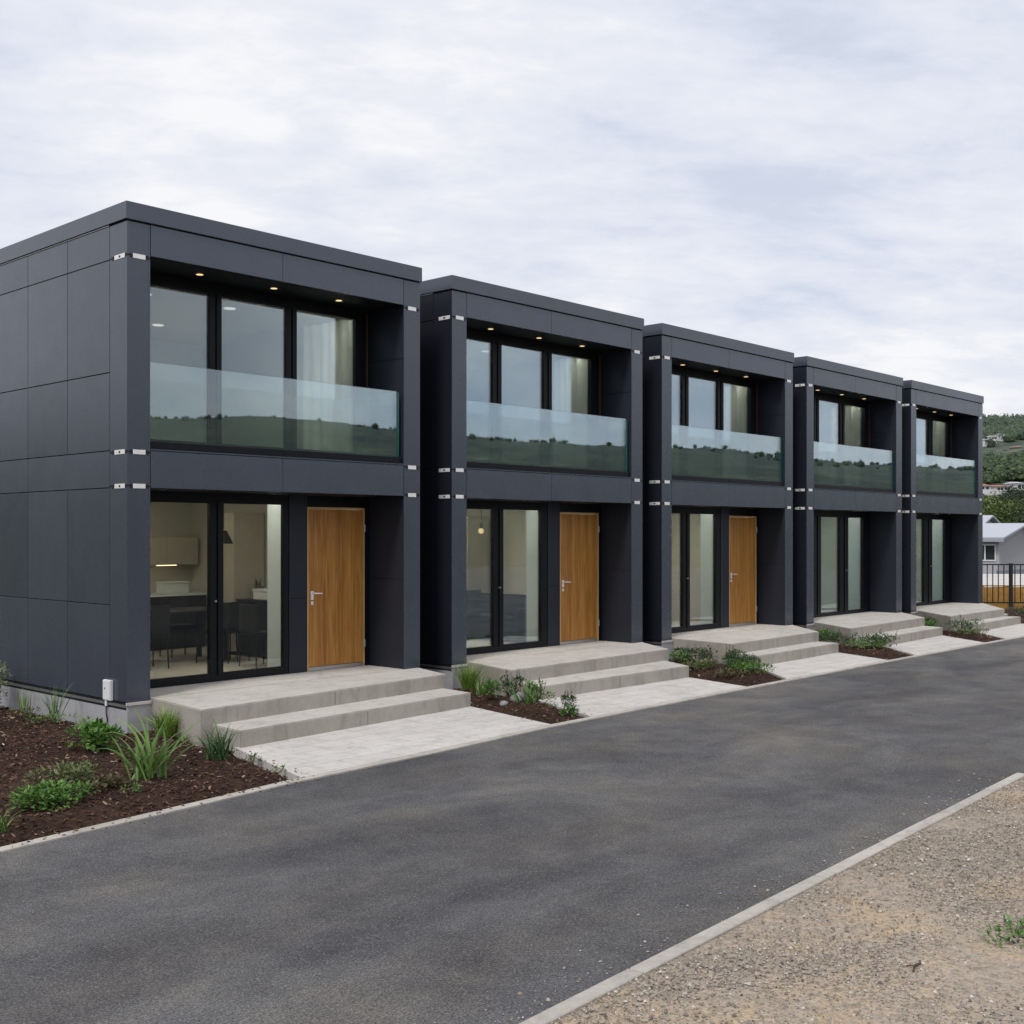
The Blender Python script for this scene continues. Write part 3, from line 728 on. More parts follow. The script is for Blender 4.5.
LAB = ['nearest charcoal two-storey modular house, its long panelled side wall facing the mulch bed',
       'second charcoal two-storey house of the row, between the nearest one and the middle one',
       'middle charcoal two-storey house of five, the farthest one that shows an oak door',
       'fourth charcoal two-storey house of the row, second from the far end, no door showing',
       'farthest and smallest-looking charcoal two-storey house, at the right end by the black fence']
for i in range(5): house(i, REC[i], i < 3, LAB[i])

# ------------------------------------------------------------------ furniture behind the glass
WHO = ['nearest', 'second', 'middle', 'fourth', 'farthest']
def curtain(i):
    m = MB(); x = XH[i]; rec = REC[i]; n = 40; y0 = rec+.14; y1 = rec+(1.42 if i == 0 else .90)
    for k in range(n+1):
        t = k/n; y = y0+(y1-y0)*t; xx = x+4.05+.035*math.sin(t*38)+.012*math.sin(t*91)
        m.v += [(xx, y, B+2.97), (xx+.01*math.sin(t*30), y, B+4.97)]
    for k in range(n): m.f.append((2*k, 2*k+2, 2*k+3, 2*k+1))
    tag(m.build('curtain', M['curtain'], smooth=True), 'pleated cream curtain drawn aside behind the upper window of the %s house' % WHO[i], 'curtain', 'cream curtains upstairs')
def counter(i):
    x = XH[i]
    e = empty('kitchen_counter', (x+2.2, 5.08, B), 0, 'dark kitchen counter with pale worktop along the back wall of the %s house' % WHO[i], 'counter', 'kitchen counters')
    m = MB()
    for k in range(5): m.box(-1.85+.74*k+.004, -1.85+.74*(k+1)-.004, -.30, .30, .08, .86)
    m.box(-1.85, 1.85, -.25, .30, 0, .08); m.build('cabinet_base', M['furn'], e, bevel=.003)
    MB().box(-1.87, 1.87, -.33, .31, .862, .90).build('worktop', M['iwhite'], e)
    w = empty('wall_cabinet', (x+2.2, 5.22, B+1.36), 0, 'long beige wall cabinet lit from below on the back wall of the %s house' % WHO[i], 'cabinet', 'kitchen wall cabinets')
    m = MB()
    for k in range(5): m.box(-1.05+.585*k+.003, -1.05+.585*(k+1)-.003, -.17, .17, 0, .46)
    m.build('cabinet_box', M['cab'], w, bevel=.003)
    MB().box(1.15, 1.5, -.12, -.08, -.014, -.002).build('light_strip', M['strip'], w)
    t = empty('tall_cupboard', (x+3.85, 3.52, B), 0, 'tall beige cupboard against the right wall inside the %s house' % WHO[i], 'cupboard', 'tall cupboards')
    MB().box(-.28, .28, -.27, -.004, .06, 2.2).box(-.28, .28, .004, .27, .06, 2.2).build('cupboard_body', M['cab'], t, bevel=.004)
    MB().box(-.26, .27, -.26, .26, 0, .06).build('cupboard_base', M['furn'], t)
def make_chair(name):
    e = empty(name)
    m = MB().box(-.22, .22, -.22, .22, .43, .49); m.build('seat', M['furn2'], e, bevel=.02, segs=2)
    m = MB(); n = 8
    for k in range(n):
        a0 = -1+2*k/n; a1 = -1+2*(k+1)/n; f = lambda a: (a*.23, .20+.03-.06*a*a)
        (xa, ya), (xb, yb_) = f(a0), f(a1)
        m.prism([(xa, ya), (xb, yb_), (xb, yb_+.03), (xa, ya+.03)], .50, .88)
    m.build('backrest', M['furn2'], e)
    for sx in (-.19, .19):
        for sy in (-.19, .19): MB().cyl((sx*1.08, sy*1.08, 0), (sx, sy, .43), .011, seg=8).build('leg', M['bolt'], e)
    return e
def copy_tree(o, parent=None):
    c = o.copy(); COL.objects.link(c)
    if parent: c.parent = parent
    for ch in list(o.children): copy_tree(ch, c)
    return c
chair0 = make_chair('dining_chair'); used = [False]
def place_chair(x, y, rz, label):
    o = chair0 if not used[0] else copy_tree(chair0); used[0] = True
    o.location = (x, y, B); o.rotation_euler = (0, 0, rz); tag(o, label, 'chair', 'dark dining chairs')
def table(i, x, y):
    e = empty('dining_table', (XH[i]+x, y, B), 0, 'dark dining table behind the ground-floor glass of the %s house' % WHO[i], 'table', 'dark dining tables')
    MB().box(-.85, .85, -.42, .42, .72, .76).build('tabletop', M['furn'], e, bevel=.006)
    for sx in (-.76, .76):
        for sy in (-.34, .34): MB().box(sx-.03, sx+.03, sy-.03, sy+.03, 0, .718).build('leg', M['furn'], e)
def sofa(i, x, y, rz):
    e = empty('sofa', (XH[i]+x, y, B), rz, 'charcoal fabric sofa with its back to the glass in the %s house' % WHO[i], 'sofa', 'charcoal sofas')
    MB().box(-.8, .8, -.4, .4, .06, .42).build('base', M['furn2'], e, bevel=.03, segs=2)
    MB().box(-.8, .8, -.42, -.22, .424, .78).build('backrest', M['furn2'], e, bevel=.04, segs=2)
    for s in (-1, 1): MB().box(*sorted((s*.802, s*.97)), -.42, .4, .06, .58).build('armrest', M['furn2'], e, bevel=.03, segs=2)
def pot(i, x, y, z, label):
    e = empty('potted_plant', (XH[i]+x, y, B+z), 0, label, 'plant', 'small potted plants indoors')
    MB().cyl((0, 0, 0), (0, 0, .13), .05, .065, 12).build('pot', M['furn'], e)
    rg = random.Random(int(x*100)); m = MB()
    for k in range(40):
        a = rg.uniform(0, 6.3); d = Vector((math.cos(a)*rg.uniform(.02, .10), math.sin(a)*rg.uniform(.02, .10), rg.uniform(.06, .22)))
        c = Vector((0, 0, .12))+d; u = d.normalized().orthogonal()*.014
        m.poly([c-d*.5+u, c-d*.5-u, c-u*.3, c+u*.3])
    m.build('foliage', M['leaf_dark'], e)
for i in range(5):
    curtain(i)
    if i < 4: counter(i)
for i in range(3):
    table(i, 2.35, 3.15)
    for k, (x, y, rz, w) in enumerate([(1.75, 2.62, math.pi, 'near left corner'), (2.85, 2.60, math.pi+.2, 'near right corner'), (1.8, 3.75, 0.1, 'far left corner'), (2.9, 3.72, -.1, 'far right corner')]):
        place_chair(XH[i]+x, y, rz, 'dark dining chair at the %s of the table in the %s house' % (w, WHO[i]))
sofa(1, 3.3, 2.3, R(90))
sb = empty('sideboard', (3.86, 2.28, B), 0, 'long black sideboard with pale top along the right wall of the nearest house', 'sideboard')
m = MB()
for k in range(4): m.box(-.26, .24, -.92+.46*k+.004, -.92+.46*(k+1)-.004, .05, .84)
m.build('cabinet_base', M['furn'], sb, bevel=.003)
MB().box(-.28, .25, -.94, .94, .842, .87).build('top', M['furn2'], sb)
for (yy, zz, hh_, mt, lab) in ((2.75, .87, .16, 'iwhite', 'pale box at the far end of the black sideboard'), (2.28, .87, .09, 'iwall', 'low cream tray lying on the middle of the black sideboard')):
    b_ = empty('storage_box', (3.86, yy, B+zz), 0, lab, 'box')
    MB().box(-.16, .16, -.19, .19, 0, hh_*.75).build('box_body', M[mt], b_, bevel=.008); MB().box(-.17, .17, -.2, .2, hh_*.76, hh_).build('lid', M[mt], b_, bevel=.005)
for k, (x_, y_) in enumerate(((3.0, 1.75), (3.02, 2.55))): place_chair(x_, y_, R(90)+.15*k, ['dark dining chair nearest the glass before the black sideboard', 'dark dining chair before the far half of the black sideboard'][k])
pot(0, 1.62, 4.95, .90, 'small potted plant on the left of the worktop in the nearest house')
pot(0, 3.86, 3.02, .87, 'small potted plant on the far end of the black sideboard in the nearest house')
pot(1, 2.1, 3.15, .76, 'small potted plant on the dining table of the second house')
bxs = empty('storage_box', (3.55, 4.98, B+.90), 0.1, 'pale storage box with a lid on the worktop of the nearest house', 'box')
MB().box(-.22, .22, -.14, .14, 0, .16).build('box_body', M['iwhite'], bxs, bevel=.01); MB().box(-.23, .23, -.15, .15, .162, .19).build('lid', M['iwhite'], bxs, bevel=.005)
def pendant(i, x, y, z, lit):
    e = empty('pendant_lamp', (XH[i]+x, y, B+z), 0, 'small glowing pendant lamp behind the left pane of the second house' if lit else 'dark pendant lamp shade hanging over the table in the nearest house', 'lamp')
    MB().cyl((0, 0, .22), (0, 0, 2.49-z), .006, seg=6).build('cord', M['bolt'], e)
    if lit: MB().blob((0, 0, .06), .05, .05, .05, random.Random(1), 0, 2).build('bulb', M['bulb'], e, smooth=True); MB().cyl((0, 0, .11), (0, 0, .22), .03, .02, 10).build('lamp_holder', M['bolt'], e)
    else: MB().cyl((0, 0, 0), (0, 0, .2), .15, .05, 16, False).build('lamp_shade', M['furn'], e)
pendant(0, 3.35, 3.2, 1.72, False); pendant(1, 3.06, 2.4, 1.86, True)
# meter box on the side wall
e = empty('meter_box', (-.002, .385, B+.085), 0, 'small white meter box with a short cable on the side wall of the nearest house', 'meter box')
MB().box(-.042, -.001, -.085, .085, -.117, .117).build('box_body', M['white'], e, bevel=.006, segs=2)
MB().box(-.047, -.042, -.077, .077, -.107, .107).build('cover', M['white'], e, bevel=.003)
MB().cyl((-.050, .03, .02), (-.046, .03, .02), .010, seg=8).build('lock', M['bolt'], e)
MB().cyl((-.028, .03, -.118), (-.028, .03, -.18), .016, seg=10).build('cable_gland', M['white'], e)
MB().tube([(-.028, .03, -.18), (-.030, .028, -.26), (-.022, .02, -.33), (-.02, .02, -.46)], [.007]*4).build('cable', M['bolt'], e)

# ------------------------------------------------------------------ plants
def bz(x, y):
    for p in beds:
        if inside((x, y), p): return bed_z(x, y, p)
    return 0.0
def blades(name, x, y, n, h, spread, w, mat, label, cat='grass', seed=1, droop=0.5, group=None, z=None, dry=0):
    rg = random.Random(seed); m = MB()
    for k in range(n):
        a = rg.uniform(0, 6.283); L = h*rg.uniform(.55, 1.1); lean = spread*rg.uniform(.1, 1)**0.8; dr = droop*rg.uniform(.3, 1.2)
        bx, by = rg.gauss(0, .03+w), rg.gauss(0, .03+w); dx, dy = math.cos(a), math.sin(a); px, py = -dy, dx
        ww = w*rg.uniform(.6, 1.2); ns = 7; pts = []
        tx = tz = 0; ang = math.pi/2-lean
        for s in range(ns+1):
            pts.append((tx, tz)); st = L/ns; tx += math.cos(ang)*st; tz += math.sin(ang)*st; ang -= dr*(s+1)/ns*0.55
        n0 = len(m.v); tw = rg.uniform(-.4, .4)
        for s, (qx, qz) in enumerate(pts):
            t = s/ns; wd = ww*(.55+.9*t if t < .4 else .91*(1-t)/.6+.02)
            ox, oy = px*wd/2, py*wd/2
            m.v += [(bx+dx*qx-ox, by+dy*qx-oy, qz-wd*tw), (bx+dx*qx, by+dy*qx, qz-wd*.25), (bx+dx*qx+ox, by+dy*qx+oy, qz+wd*tw)]
        for s in range(ns):
            b = n0+3*s; m.f += [(b, b+1, b+4, b+3), (b+1, b+2, b+5, b+4)]
    o = m.build(name, mat, smooth=True); o.location = (x, y, (bz(x, y) if z is None else z)-.008)
    return tag(o, label, cat, group)
def leaf(m, c, d, L, W, rg):
    d = d.normalized(); u = d.cross(Vector((rg.uniform(-.4, .4), rg.uniform(-.4, .4), 1)))
    if u.length < .05: u = d.orthogonal()
    u.normalize(); nn = u.cross(d)
    n = len(m.v)
    for a, b, h in ((0, 0, 0), (.45, -.5, .1), (1, 0, -.12), (.45, .5, .1), (.5, 0, 0)):
        m.v.append(tuple(c+d*(L*a)+u*(W*b)+nn*(W*h)))
    m.f += [(n, n+1, n+4), (n+1, n+2, n+4), (n+2, n+3, n+4), (n+3, n, n+4)]
def bush(name, x, y, rx, ry, h, n, L, mat, label, cat='shrub', seed=1, group=None, clumps=6, z=None, W=.55, spikes=0):
    rg = random.Random(seed); root = empty(name, (x, y, (bz(x, y) if z is None else z)-.005), 0, label, cat, group)
    m = MB(); st = MB(); cl = []
    for k in range(clumps):
        a = rg.uniform(0, 6.283); r = rg.uniform(0.05, .8)**.7
        c = Vector((math.cos(a)*r*rx, math.sin(a)*r*ry, h*rg.uniform(.35, .72))); cl.append((c, rg.uniform(.28, .5)))
        st.tube([(c.x*.15, c.y*.15, 0), (c.x*.6, c.y*.6, c.z*.55), tuple(c)], [.006, .005, .003], 5)
    for k in range(n):
        c, s = rg.choice(cl); v = Vector((rg.gauss(0, 1), rg.gauss(0, 1), rg.gauss(0.15, .8)))
        v = v.normalized()*rg.uniform(.35, 1)**.5
        p = c+Vector((v.x*rx*s, v.y*ry*s, v.z*h*s*.85)); p.z = max(.01, p.z)
        dd = v+Vector((rg.gauss(0, .4), rg.gauss(0, .4), rg.uniform(-.1, .6)))
        leaf(m, p, dd, L*rg.uniform(.6, 1.3), L*W*rg.uniform(.7, 1.2), rg)
    for k in range(spikes):
        a = rg.uniform(0, 6.283); r = rg.uniform(0, .8); b = Vector((math.cos(a)*rx*r, math.sin(a)*ry*r, h*.3)); H = h*rg.uniform(.9, 1.5)
        tip = b+Vector((rg.gauss(0, .03), rg.gauss(0, .03), H*.75)); st.tube([tuple(b), tuple(tip)], [.004, .002], 5)
        for q in range(12):
            t = rg.uniform(.2, 1); aa = rg.uniform(0, 6.3)
            leaf(m, b.lerp(tip, t), Vector((math.cos(aa), math.sin(aa), .8)), L*.8, L*W*.7, rg)
    m.build('foliage', mat, root); st.build('stems', M['stem'], root)
    return root

G1 = 'plants in the mulch bed beside the nearest house'
blades('flax_plant', -1.25, -2.64, 50, .70, .66, .030, M['blade'], 'large arching light green flax in the mulch bed, nearest the road edge', 'plant', 4, .75, G1)
blades('ornamental_grass', -.30, -2.30, 75, .42, .60, .017, M['blade_dark'], 'dark green upright grass clump beside the path of the nearest house', 'grass', 8, .55, G1)
blades('ornamental_grass', .12, -.62, 230, .42, .7, .012, M['blade_lime'], 'bright lime green grass clump tucked between plinth corner and landing', 'grass', 9, .5, G1)
blades('wild_grass', -.28, 1.15, 45, .52, .5, .009, M['blade'], 'tall wispy grass against the plinth, left of the meter box', 'grass', 10, .35, G1)
blades('wild_grass', -.22, 2.1, 26, .34, .25, .012, M['blade_lime'], 'small upright green tuft against the plinth, farther left', 'grass', 12, .2, G1)
blades('wild_grass', -.20, .58, 22, .22, .6, .010, M['blade_lime'], 'little grass tuft right under the meter box', 'grass', 14, .4, G1)
blades('wild_grass', -2.90, -3.42, 24, .24, .8, .012, M['blade'], 'small grass tuft at the bottom left corner by the road edging', 'grass', 15, .5, G1)
bush('herb_bush', -.85, -1.0, .27, .27, .26, 900, .055, M['leaf'], 'round bright green leafy herb in the mulch bed, in front of the plinth', 'shrub', 3, G1, 9, W=.75)
bush('trailing_shrub', -2.32, -2.98, .36, .22, .15, 950, .048, M['leaf'], 'low spreading green shrub nearest the road edging in the mulch bed', 'shrub', 5, G1, 10, W=.6)
bush('trailing_shrub', -1.88, -2.35, .30, .22, .16, 700, .045, M['leaf_olive'], 'low olive green shrub behind the spreading green one in the mulch bed', 'shrub', 6, G1, 8)
bush('trailing_shrub', -1.72, -2.74, .26, .20, .12, 480, .045, M['leaf_rust'], 'low brownish green shrub left of the large flax', 'shrub', 7, G1, 7)
bush('seedling', -1.62, -3.02, .09, .08, .07, 46, .035, M['leaf'], 'tiny green seedling in front of the large flax', 'plant', 17, G1, 3)
bush('pale_shrub', -.34, 2.62, .34, .36, .60, 1100, .045, M['leaf_pale'], 'pale green bushy shrub at the left edge against the house side', 'shrub', 18, G1, 12, spikes=6)
bush('herb_bush', -.32, 1.75, .22, .16, .12, 150, .035, M['leaf_olive'], 'low patch of small leaves at the foot of the plinth', 'shrub', 19, G1, 5)
bush('herb_bush', -.45, .95, .30, .14, .09, 170, .035, M['leaf'], 'flat green patch under the tall wispy grass', 'shrub', 20, G1, 6)
bush('herb_bush', -.68, -.45, .20, .12, .26, 70, .035, M['leaf_pale'], 'thin pale sprig behind the round bright green herb', 'plant', 21, G1, 4)
bush('herb_bush', .02, -2.35, .14, .12, .08, 80, .035, M['leaf_olive'], 'small yellowish patch right of the dark grass clump', 'plant', 22, G1, 4)
bush('herb_bush', -.13, -2.98, .09, .07, .07, 50, .03, M['leaf'], 'tiny weed at the tip of the mulch bed by the path', 'plant', 23, G1, 3)
blades('wild_grass', .22, -.92, 40, .20, 1.0, .010, M['blade'], 'low dry grass by the left end of the nearest landing', 'grass', 24, .5, G1)

G2 = 'plants in the small bed between the nearest and second house'
blades('ornamental_grass', 4.88, -.55, 230, .46, .7, .011, M['blade_lime'], 'feathery bright green grass in the small bed left of the second landing', 'grass', 31, .4, G2)
blades('ornamental_grass', 4.60, -1.05, 55, .34, .6, .010, M['blade'], 'shorter pale grass in front of the feathery clump in the small bed', 'grass', 32, .4, G2)
bush('leafy_plant', 4.42, -1.45, .18, .16, .26, 330, .05, M['leaf'], 'small green leafy plant left of the grey rock', 'plant', 33, G2, 5)
bush('leafy_plant', 4.86, -1.35, .20, .20, .30, 480, .042, M['leaf_dark'], 'dark small-leaved plant against the end of the second landing', 'plant', 34, G2, 6, spikes=5)
blades('spiky_plant', 4.46, -2.06, 34, .30, .8, .026, M['blade'], 'pale spiky plant in front of the grey rock', 'plant', 35, .3, G2)
bush('leafy_plant', 4.72, -2.02, .18, .16, .28, 360, .045, M['leaf'], 'upright leafy sprigs right of the spiky plant', 'plant', 36, G2, 5, spikes=7)
bush('leafy_plant', 4.86, -2.35, .14, .12, .15, 200, .042, M['leaf_dark'], 'upright dark sprig beside the second path', 'plant', 37, G2, 3, spikes=4)
bush('leafy_plant', 4.36, -2.86, .17, .12, .10, 220, .042, M['leaf'], 'low green sprigs near the road tip of the small bed', 'plant', 38, G2, 4, spikes=5)
for k, (x, y, s, lab) in enumerate([(4.60, -1.75, .12, 'grey rounded rock in the small bed between nearest and second house'), (4.26, -1.80, .06, 'small grey stone left of the larger grey rock')]):
    rg = random.Random(k+40); o = MB().blob((0, 0, 0), s*1.15, s*.85, s*.7, rg, .14, 2).build('rock', M['grey_rock'], smooth=True)
    o.location = (x, y, bz(x, y)+s*.22); tag(o, lab, 'rock')
def bedplants(base, spots, where):
    for k, (x, y, rx, ry, h, n, mt, lab, sp) in enumerate(spots):
        bush('low_shrub', x, y, rx*1.2, ry*1.2, h*.68, int(n*1.7), .046, M[mt], lab, 'shrub', base+k, where, 11, spikes=sp//2)
bedplants(50, [(10.15, -.75, .32, .30, .34, 520, 'leaf_dark', 'dark shrub at the back of the bed left of the middle landing', 5),
    (9.55, -.60, .40, .30, .26, 460, 'leaf', 'light green shrub at the back of the bed beside the second landing', 4),
    (10.20, -1.42, .24, .20, .40, 300, 'leaf_dark', 'tall dark shrub against the corner of the middle landing', 6),
    (9.25, -1.45, .34, .26, .20, 380, 'leaf_olive', 'olive shrub in the middle of the bed by the second step', 2),
    (9.65, -2.05, .34, .28, .30, 520, 'leaf_dark', 'dense dark shrub in the bed beside the middle step', 8),
    (9.25, -2.38, .36, .28, .24, 460, 'leaf', 'green spreading shrub near the road in the bed before the middle house', 4),
    (8.72, -2.35, .26, .22, .13, 200, 'leaf_rust', 'brownish ground shrub at the road end of the bed before the middle house', 0)], 'shrubs in the bed left of the middle house')
bedplants(70, [(15.0, -.55, .40, .30, .34, 420, 'leaf', 'bright shrub at the back of the bed left of the fourth landing', 3),
    (14.55, -1.15, .40, .32, .36, 460, 'leaf_dark', 'dark shrub against the end of the fourth landing', 5),
    (14.7, -1.95, .42, .30, .38, 520, 'leaf_dark', 'dense dark shrub at the front of the bed beside the fourth step', 8),
    (14.15, -1.90, .36, .30, .26, 380, 'leaf', 'green shrub at the front of the bed right of the middle path', 4),
    (13.75, -1.35, .24, .24, .24, 220, 'leaf_olive', 'olive shrub beside the right end of the middle landing', 2)], 'shrubs in the bed left of the fourth house')
bedplants(90, [(19.9, -.6, .42, .30, .36, 420, 'leaf_dark', 'dark shrub at the back of the bed left of the farthest landing', 5),
    (19.25, -.95, .40, .30, .32, 400, 'leaf', 'light green shrub beside the fourth landing, at the right', 3),
    (19.3, -1.75, .45, .30, .42, 500, 'leaf_dark', 'wiry dark shrub before the end of the farthest step', 9),
    (18.55, -2.2, .42, .30, .18, 300, 'leaf_olive', 'flat olive shrub at the road end of the farthest small bed', 2)], 'shrubs in the bed left of the farthest house')
bedplants(110, [(25.2, -1.25, .5, .4, .36, 380, 'leaf_dark', 'dark shrub right of the farthest step at the picture edge', 4),
    (26.3, -.55, .5, .4, .30, 300, 'leaf_rust', 'brownish shrub at the foot of the fence post', 3)], 'shrubs beside the fence')
for k, (x, y, s, lab) in enumerate([(24.3, -.75, .20, 'pale flat stone right of the farthest landing'), (25.0, -.35, .15, 'small pale stone behind the flat stone near the fence')]):
    o = MB().blob((0, 0, 0), s*1.5, s, s*.5, random.Random(k+60), .18, 2).build('rock', M['pale_rock'], smooth=True)
    o.location = (x, y, bz(x, y)+s*.2); tag(o, lab, 'rock')
# weed and twig on the gravel
w = bush('gravel_weed', -.10, -9.72, 0.26, .20, .07, 150, .045, M['leaf'], 'sprawling green weed growing out of the gravel at the right edge', 'weed', 130, None, 7, z=0.0, W=.4)
tw = MB().tube([(0, 0, .008), (.06, .02, .016), (.12, .015, .012), (.17, .04, .008)], [.004, .006, .005, .003]).tube([(.06, .02, .016), (.05, .06, .010)], [.004, .002]).build('twig', M['bark'])
tw.location = (-.92, -9.5, .004); tag(tw, 'small dark twig lying on the gravel left of the weed', 'twig')

# ------------------------------------------------------------------ fence and background
def at(deg, d, z=0.0):        # bearing to the right of the camera's heading, distance along it
    p = CAM+FWD*d+RGT*(d*math.tan(R(deg))); return Vector((p.x, p.y, z))
def bear(px): return math.degrees(math.atan((px-512)/1160))
f = empty('metal_fence', at(bear(1011), 35.6), math.atan2(RGT.y, RGT.x), 'black metal fence of thin vertical bars beyond the farthest house', 'fence')
MB().box(-4.4, 8, -.02, .02, 1.27, 1.31).build('top_rail', M['fence'], f); MB().box(-4.4, 8, -.02, .02, .10, .14).build('bottom_rail', M['fence'], f)
for k in range(5): MB().box(-4.0+2*k*1.0-.05+2*0, -4.0+2*k-.05+.09, -.045, .045, -.2, 1.33).build('post', M['fence'], f)
for k in range(72): x = -4.3+.17*k; MB().box(x-.012, x+.012, -.012, .012, .142, 1.268).build('bar', M['fence'], f)
b = empty('board_wall', at(bear(1000), 36.4), math.atan2(RGT.y, RGT.x), 'low ochre timber board wall behind the black fence', 'wall')
m = MB()
for k in range(45): m.box(-5+.3*k+.004, -5+.3*k+.296, -.03, .03, -.25, .56+.01*((k*7) % 3))
m.build('boards', M['ochre'], b)
MB().box(-5, 8.5, -.05, .05, .585, .62).build('capping', M['ochre'], b)
tag(MB().prism([tuple(at(bear(900), 38)[:2]), tuple(at(bear(1250), 38)[:2]), tuple(at(bear(1250), 72)[:2]), tuple(at(bear(900), 72)[:2])], -1.6, -.25).build('yard', M['path']), kind='structure')

def gable_house(corner, gdir, ldir, gw, ll, zb, ze, rise, label, walls, roof, ov=.45, windows=()):
    e = empty('house', corner, 0, label, 'house'); c = Vector((0, 0, 0))
    def P(a, l, z): v = gdir*a+ldir*l; return (v.x, v.y, z)
    m = MB()
    for q in ([(0,0,zb),(gw,0,zb),(gw,0,ze),(gw/2,0,ze+rise),(0,0,ze)], [(0,ll,zb),(0,ll,ze),(gw/2,ll,ze+rise),(gw,ll,ze),(gw,ll,zb)],
              [(0,0,zb),(0,0,ze),(0,ll,ze),(0,ll,zb)], [(gw,0,zb),(gw,ll,zb),(gw,ll,ze),(gw,0,ze)]):
        m.poly([P(*p) for p in q])
    m.build('wall', walls, e)
    k = rise/(gw/2); m = MB(); t = .14
    for s in (0, 1):
        o_ = lambda a: a if s == 0 else gw-a
        pts = [(o_(-ov), -ov, ze-ov*k+.05), (o_(gw/2), -ov, ze+rise+.05), (o_(gw/2), ll+ov, ze+rise+.05), (o_(-ov), ll+ov, ze-ov*k+.05)]
        up = [P(a, l, z+t) for a, l, z in pts]; dn = [P(*p) for p in pts]
        m.poly(up); m.poly(dn[::-1])
        for j in range(4): m.poly([dn[j], dn[(j+1) % 4], up[(j+1) % 4], up[j]])
    r = m.build('roof', roof, e)
    g_ = MB()
    a = -ov-.06
    g_.poly([P(a, -ov, ze-ov*k-.12), P(a, ll+ov, ze-ov*k-.12), P(a, ll+ov, ze-ov*k+.10), P(a, -ov, ze-ov*k+.10)])
    g_.build('gutter', M['roof_side'], r)
    for (l0, l1, z0, z1, nm) in windows:
        m = MB()
        for (p0, p1, q0, q1) in ((l0, l1, z1-.08, z1), (l0, l1, z0, z0+.09), (l0, l0+.08, z0+.09, z1-.08), (l1-.08, l1, z0+.09, z1-.08), ((l0+l1)/2-.16, (l0+l1)/2-.06, z0+.09, z1-.08), ((l0+l1)/2+.10, (l0+l1)/2+.20, z0+.09, z1-.08)):
            m.poly([P(-.06, p0, q0), P(-.06, p1, q0), P(-.06, p1, q1), P(-.06, p0, q1)])
        w = m.build('window', M['white'], e)
        MB().poly([P(-.03, l0, z0), P(-.03, l1, z0), P(-.03, l1, z1), P(-.03, l0, z1)]).build('pane', M['darkpane'], w)
    return e
ca, sa = math.cos(R(47)), math.sin(R(47))
gd = RGT*ca+FWD*sa; ld = -RGT*sa+FWD*ca
hh = gable_house(at(bear(999), 82), gd, ld, 8.5, 12, -1.7, 1.92, 0.92, 'pale lilac single-storey house with white metal gable roof behind the fence', M['lilac'], M['metal_roof'], .55,
    [(.20, 1.95, .30, 1.50, 0), (5, 6.8, .35, 1.42, 0)])
o = MB().box(-.5, 14, -.06, 0, -1.7, -.35).build('base_course', M['base_grey'], hh); o.rotation_euler = (0, 0, math.atan2(gd.y, gd.x)); o.location = (0, 0, 0)
gable_house(at(bear(972), 97), gd, ld, 7, 9, -1.7, 2.35, 1.3, 'far pale-roofed house half hidden behind the lilac one', M['lilac'], M['metal_roof'])

# trees
def tree(px, d, top, rad, mat, label, seed, n=2600, leafs=.30):
    rg = random.Random(seed); base = at(bear(px), d); base.z = height(base.x, base.y)-.1; H = top-base.z
    root = empty('tree', base, 0, label, 'tree', 'trees behind the lilac house')
    tr = MB(); cr = MB()
    tr.tube([(0, 0, 0), (.1, 0, H*.3), (.0, .1, H*.62)], [H*.035, H*.026, H*.012], 8)
    cl = []
    for k in range(22):
        v = Vector((rg.gauss(0, 1), rg.gauss(0, 1), rg.gauss(0, .8))).normalized()*rg.uniform(.35, 1)**.6
        c = Vector((v.x*rad*.75, v.y*rad*.75, H*.60+v.z*H*.33)); cl.append((c, rad*rg.uniform(.24, .42)))
        if k < 9: tr.tube([(0, 0, H*rg.uniform(.25, .5)), tuple(c*.6+Vector((0, 0, H*.18))), tuple(c)], [H*.012, H*.008, H*.004], 5)
    for k in range(n):
        c, s = rg.choice(cl); v = Vector((rg.gauss(0, 1), rg.gauss(0, 1), rg.gauss(0, 1))).normalized()*s*rg.uniform(.5, 1)
        v.z *= .75
        leaf(cr, c+v, v+Vector((rg.gauss(0, .3)*s, rg.gauss(0, .3)*s, .2*s)), leafs*rg.uniform(.7, 1.5), leafs*rg.uniform(.6, 1.1), rg)
    tr.build('trunk', M['bark'], root); cr.build('crown', mat, root)
TL = [(978, 150, 7.4, 5.0, 'tree_light', 'bright green leafy tree beside the far house corner'),
      (993, 128, 6.3, 4.0, 'tree_light', 'yellow-green round tree rising behind the roof left end'),
      (1004, 150, 6.6, 4.2, 'tree_dark', 'dark tree between two bright trees behind the white roof'),
      (1014, 132, 6.8, 4.4, 'tree_dark', 'large dark green tree behind the middle of the white roof'),
      (1026, 150, 7.6, 4.6, 'tree_light', 'light green tree behind the roof at the right picture edge'),
      (986, 190, 8.6, 4.6, 'tree_light', 'pale green tree farther back below the terracotta roofs'),
      (1001, 215, 9.2, 5.0, 'tree_light', 'olive green tree farther back left of the dark one'),
      (1013, 200, 10.4, 5.0, 'tree_dark', 'tall dark tree farther back near the right edge'),
      (1030, 190, 10.2, 5.0, 'tree_dark', 'tallest dark tree at the far right edge')]
for k, (px, d, top, rad, mt, lab) in enumerate(TL): tree(px, d, top, rad, M[mt], lab, 200+k)

